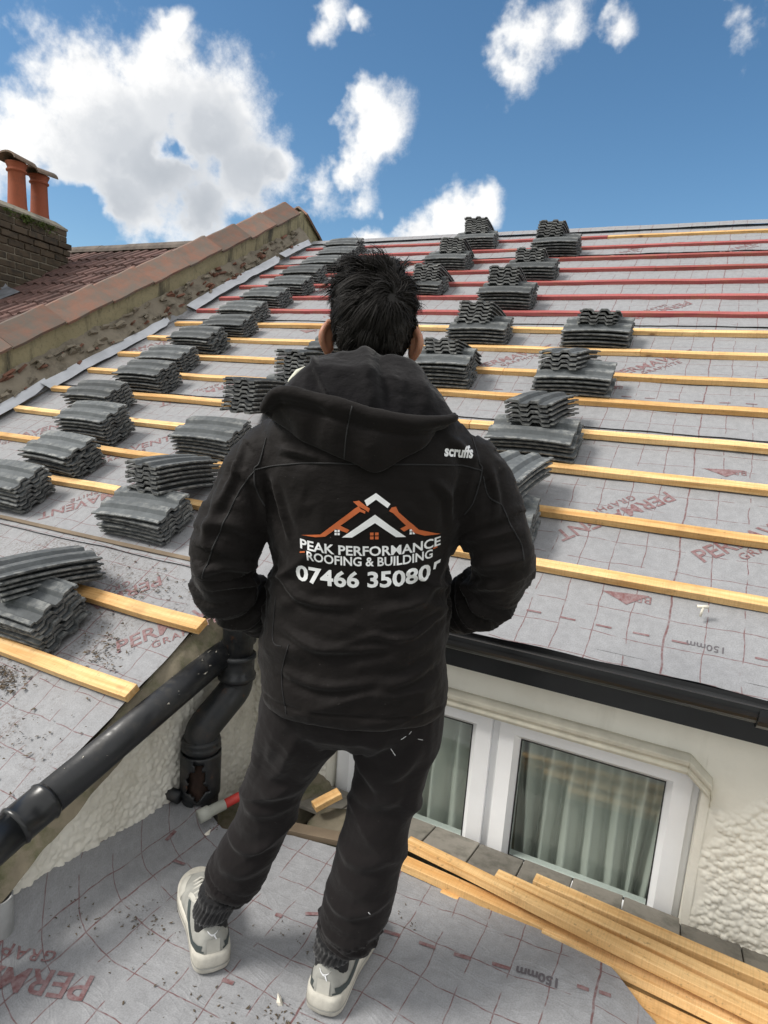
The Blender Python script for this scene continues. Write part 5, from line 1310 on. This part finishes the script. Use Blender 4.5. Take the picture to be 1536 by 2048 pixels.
    for k in range(5):
        a = .135+.022*k; hgt = np.interp(a, [q[0] for q in st], [q[2] for q in st]); MB().tube([(-.022, a, hgt-.006), (0, a+.004, hgt+.003), (.022, a, hgt-.006)], .0032, 8).build('lace', 'shoe_cream', sh, True)
    return sh
hl = (-.291, .010); hrh = (-.022, -.078)
shoe(hl, R(24), None, 'left grey trainer with dark side stripe, pointing outwards'); shoe(hrh, R(-17), None, 'right grey trainer with dark side stripe, heel towards the camera')
for A, hh, an in ((legL, hl, R(24)), (legR, hrh, R(-17))):
    ax = hh[0]-math.sin(an)*.062; ay = hh[1]+math.cos(an)*.066; p1 = np.array([ax, ay, .106]); p2 = np.array(A[-1][:3])
    MB().tube([p1-np.array([0, 0, .05]), p1, (p1+p2)/2, p2], [.040, .041, .041, .042], 24).build('sock', 'sock', person, True)
    # elastic cuff: ribbed ring closing the trouser leg
    rings = []
    for k in range(7):
        u = k/6; c_ = p1*(1-u)+p2*u+np.array([0, 0, .012]); r0 = .043+.014*u+.003*math.sin(u*9)
        rings.append([(c_[0]+(r0+.0022*math.cos(q*26))*math.cos(q)*1.0, c_[1]+(r0+.0022*math.cos(q*26))*1.12*math.sin(q), c_[2]) for q in np.linspace(0, 2*math.pi, 104, endpoint=False)])
    MB().loft(rings).build('elastic_cuff', 'cuff_rib', person, True)

# hair: thousands of tapered strands growing from a crown whorl
wp = loc(786, 592, -.06); wd = (wp-HC)/HR; wd /= np.linalg.norm(wd)
N = 34000
D = rng.normal(size=(N*3, 3)); D /= np.linalg.norm(D, axis=1)[:, None]
zz = D[:, 2]; yy = D[:, 1]
hairline = np.where(yy < 0, -.70-.10*np.abs(D[:, 0]), np.where(yy > .45, .42, -.15+.9*yy))      # low at the nape, high at the forehead
side_cut = (np.abs(D[:, 0]) > .75) & (zz < -.28) & (yy > -.30)
D = D[(zz > hairline) & ~side_cut][:N]; N = len(D)
root = HC+D*(HR+.001)
tan = D-wd*(D@wd)[:, None]; tan = tan-D*np.sum(tan*D, 1)[:, None]; tn_ = np.linalg.norm(tan, axis=1)[:, None]; tan = tan/np.maximum(tn_, .02)
swirl = np.cross(D, tan); ang_w = np.arccos(np.clip(D@wd, -1, 1))
tan = tan+swirl*(.75*np.exp(-ang_w/.5))[:, None]; tan /= np.linalg.norm(tan, axis=1)[:, None]
cell = np.round(root*38)/38; cl = np.stack([fbm(cell+3*i, 31, 1, i) for i in range(3)], -1)                # clumps
big = np.stack([fbm(root+7*i, 16, 2, i+3) for i in range(3)], -1)
topness = np.clip(D[:, 2]*1.4, 0, 1)
length = (.042+.020*topness)*rng.uniform(.7, 1.2, N)*(1+.4*cl[:, 0])
length *= np.where(D[:, 2] < -.35, .75, 1)
lift = .50+.50*topness*np.clip(.5+big[:, 1], 0, 1.2)
NC = 420; ci = rng.choice(N, NC, replace=False)
DD = ((root[:, None, :]-root[ci][None])**2).sum(2); near = DD.argmin(1)
cvec = rng.normal(size=(NC, 3))[near]; clen = rng.uniform(.72, 1.30, NC)[near]; length = length*clen
d0 = tan*.85+D*lift[:, None]+.50*cvec*(.55+.45*topness)[:, None]+.55*big+.14*rng.normal(size=(N, 3)); d0 /= np.linalg.norm(d0, axis=1)[:, None]
K = 6; pts = np.zeros((N, K, 3)); p = root.copy(); dd = d0.copy(); pts[:, 0] = p-D*.003
for k in range(1, K):
    e_ = (p-HC)/HR; rn = np.linalg.norm(e_, axis=1)
    dd = dd+.16*tan*(1)+np.array([0, 0, -.16])-D*(.20+.20*(1-topness))[:, None]; dd /= np.linalg.norm(dd, axis=1)[:, None]
    p = p+dd*(length/(K-1))[:, None]
    e_ = (p-HC)/(HR+.004); rn = np.linalg.norm(e_, axis=1); fix = rn < 1; p[fix] = HC+e_[fix]/rn[fix][:, None]*(HR+.004); pts[:, k] = p
tw = (np.linspace(0, 1, K)**1.4*.72)[None, :, None]*rng.uniform(.5, 1.0, (N, 1, 1))
stray = (rng.uniform(size=N) < .10)[:, None, None]
cp = pts[ci][near]+(root-root[ci][near])[:, None, :]*np.linspace(1, .35, K)[None, :, None]
pts = np.where(stray, pts+.004*rng.normal(size=(N, 1, 3))*np.linspace(0, 1, K)[None, :, None], pts*(1-tw)+cp*tw)
wv = np.cross(d0, rng.normal(size=(N, 3))); wv /= np.linalg.norm(wv, axis=1)[:, None]
wid = np.array([.0011, .0012, .0011, .0009, .0006, .00015])*.62
V = np.stack([pts+wv[:, None, :]*wid[None, :, None], pts-wv[:, None, :]*wid[None, :, None]], 2).reshape(-1, 3)
base_i = (np.arange(N)*K*2)[:, None]; q = np.concatenate([base_i+np.array([2*k, 2*k+1, 2*k+3, 2*k+2])[None] for k in range(K-1)], 0)
hm = bpy.data.meshes.new('hair'); hm.vertices.add(len(V)); hm.vertices.foreach_set('co', V.ravel()); hm.loops.add(q.size); hm.loops.foreach_set('vertex_index', q.ravel().astype(np.int32))
hm.polygons.add(len(q)); hm.polygons.foreach_set('loop_start', np.arange(len(q), dtype=np.int32)*4); hm.update(calc_edges=True); hm.validate()
hair = link('hair', hm, 'hair_black', person, smooth=True); hair['label'] = 'short tousled black hair with a crown whorl'
cap = []
for u in np.linspace(-.60, .998, 22):
    w = math.sqrt(1-u*u); cap.append(ring(HC[0], HC[1]-(.012 if u < .3 else 0), HC[2]+(HR[2]+.0015)*u, (HR[0]+.001)*w, (HR[1]-.010)*w if u < .3 else (HR[1]+.0015)*w, 40, 2.1))
MB().loft(cap).build('hair_base', 'scalp', person, True)
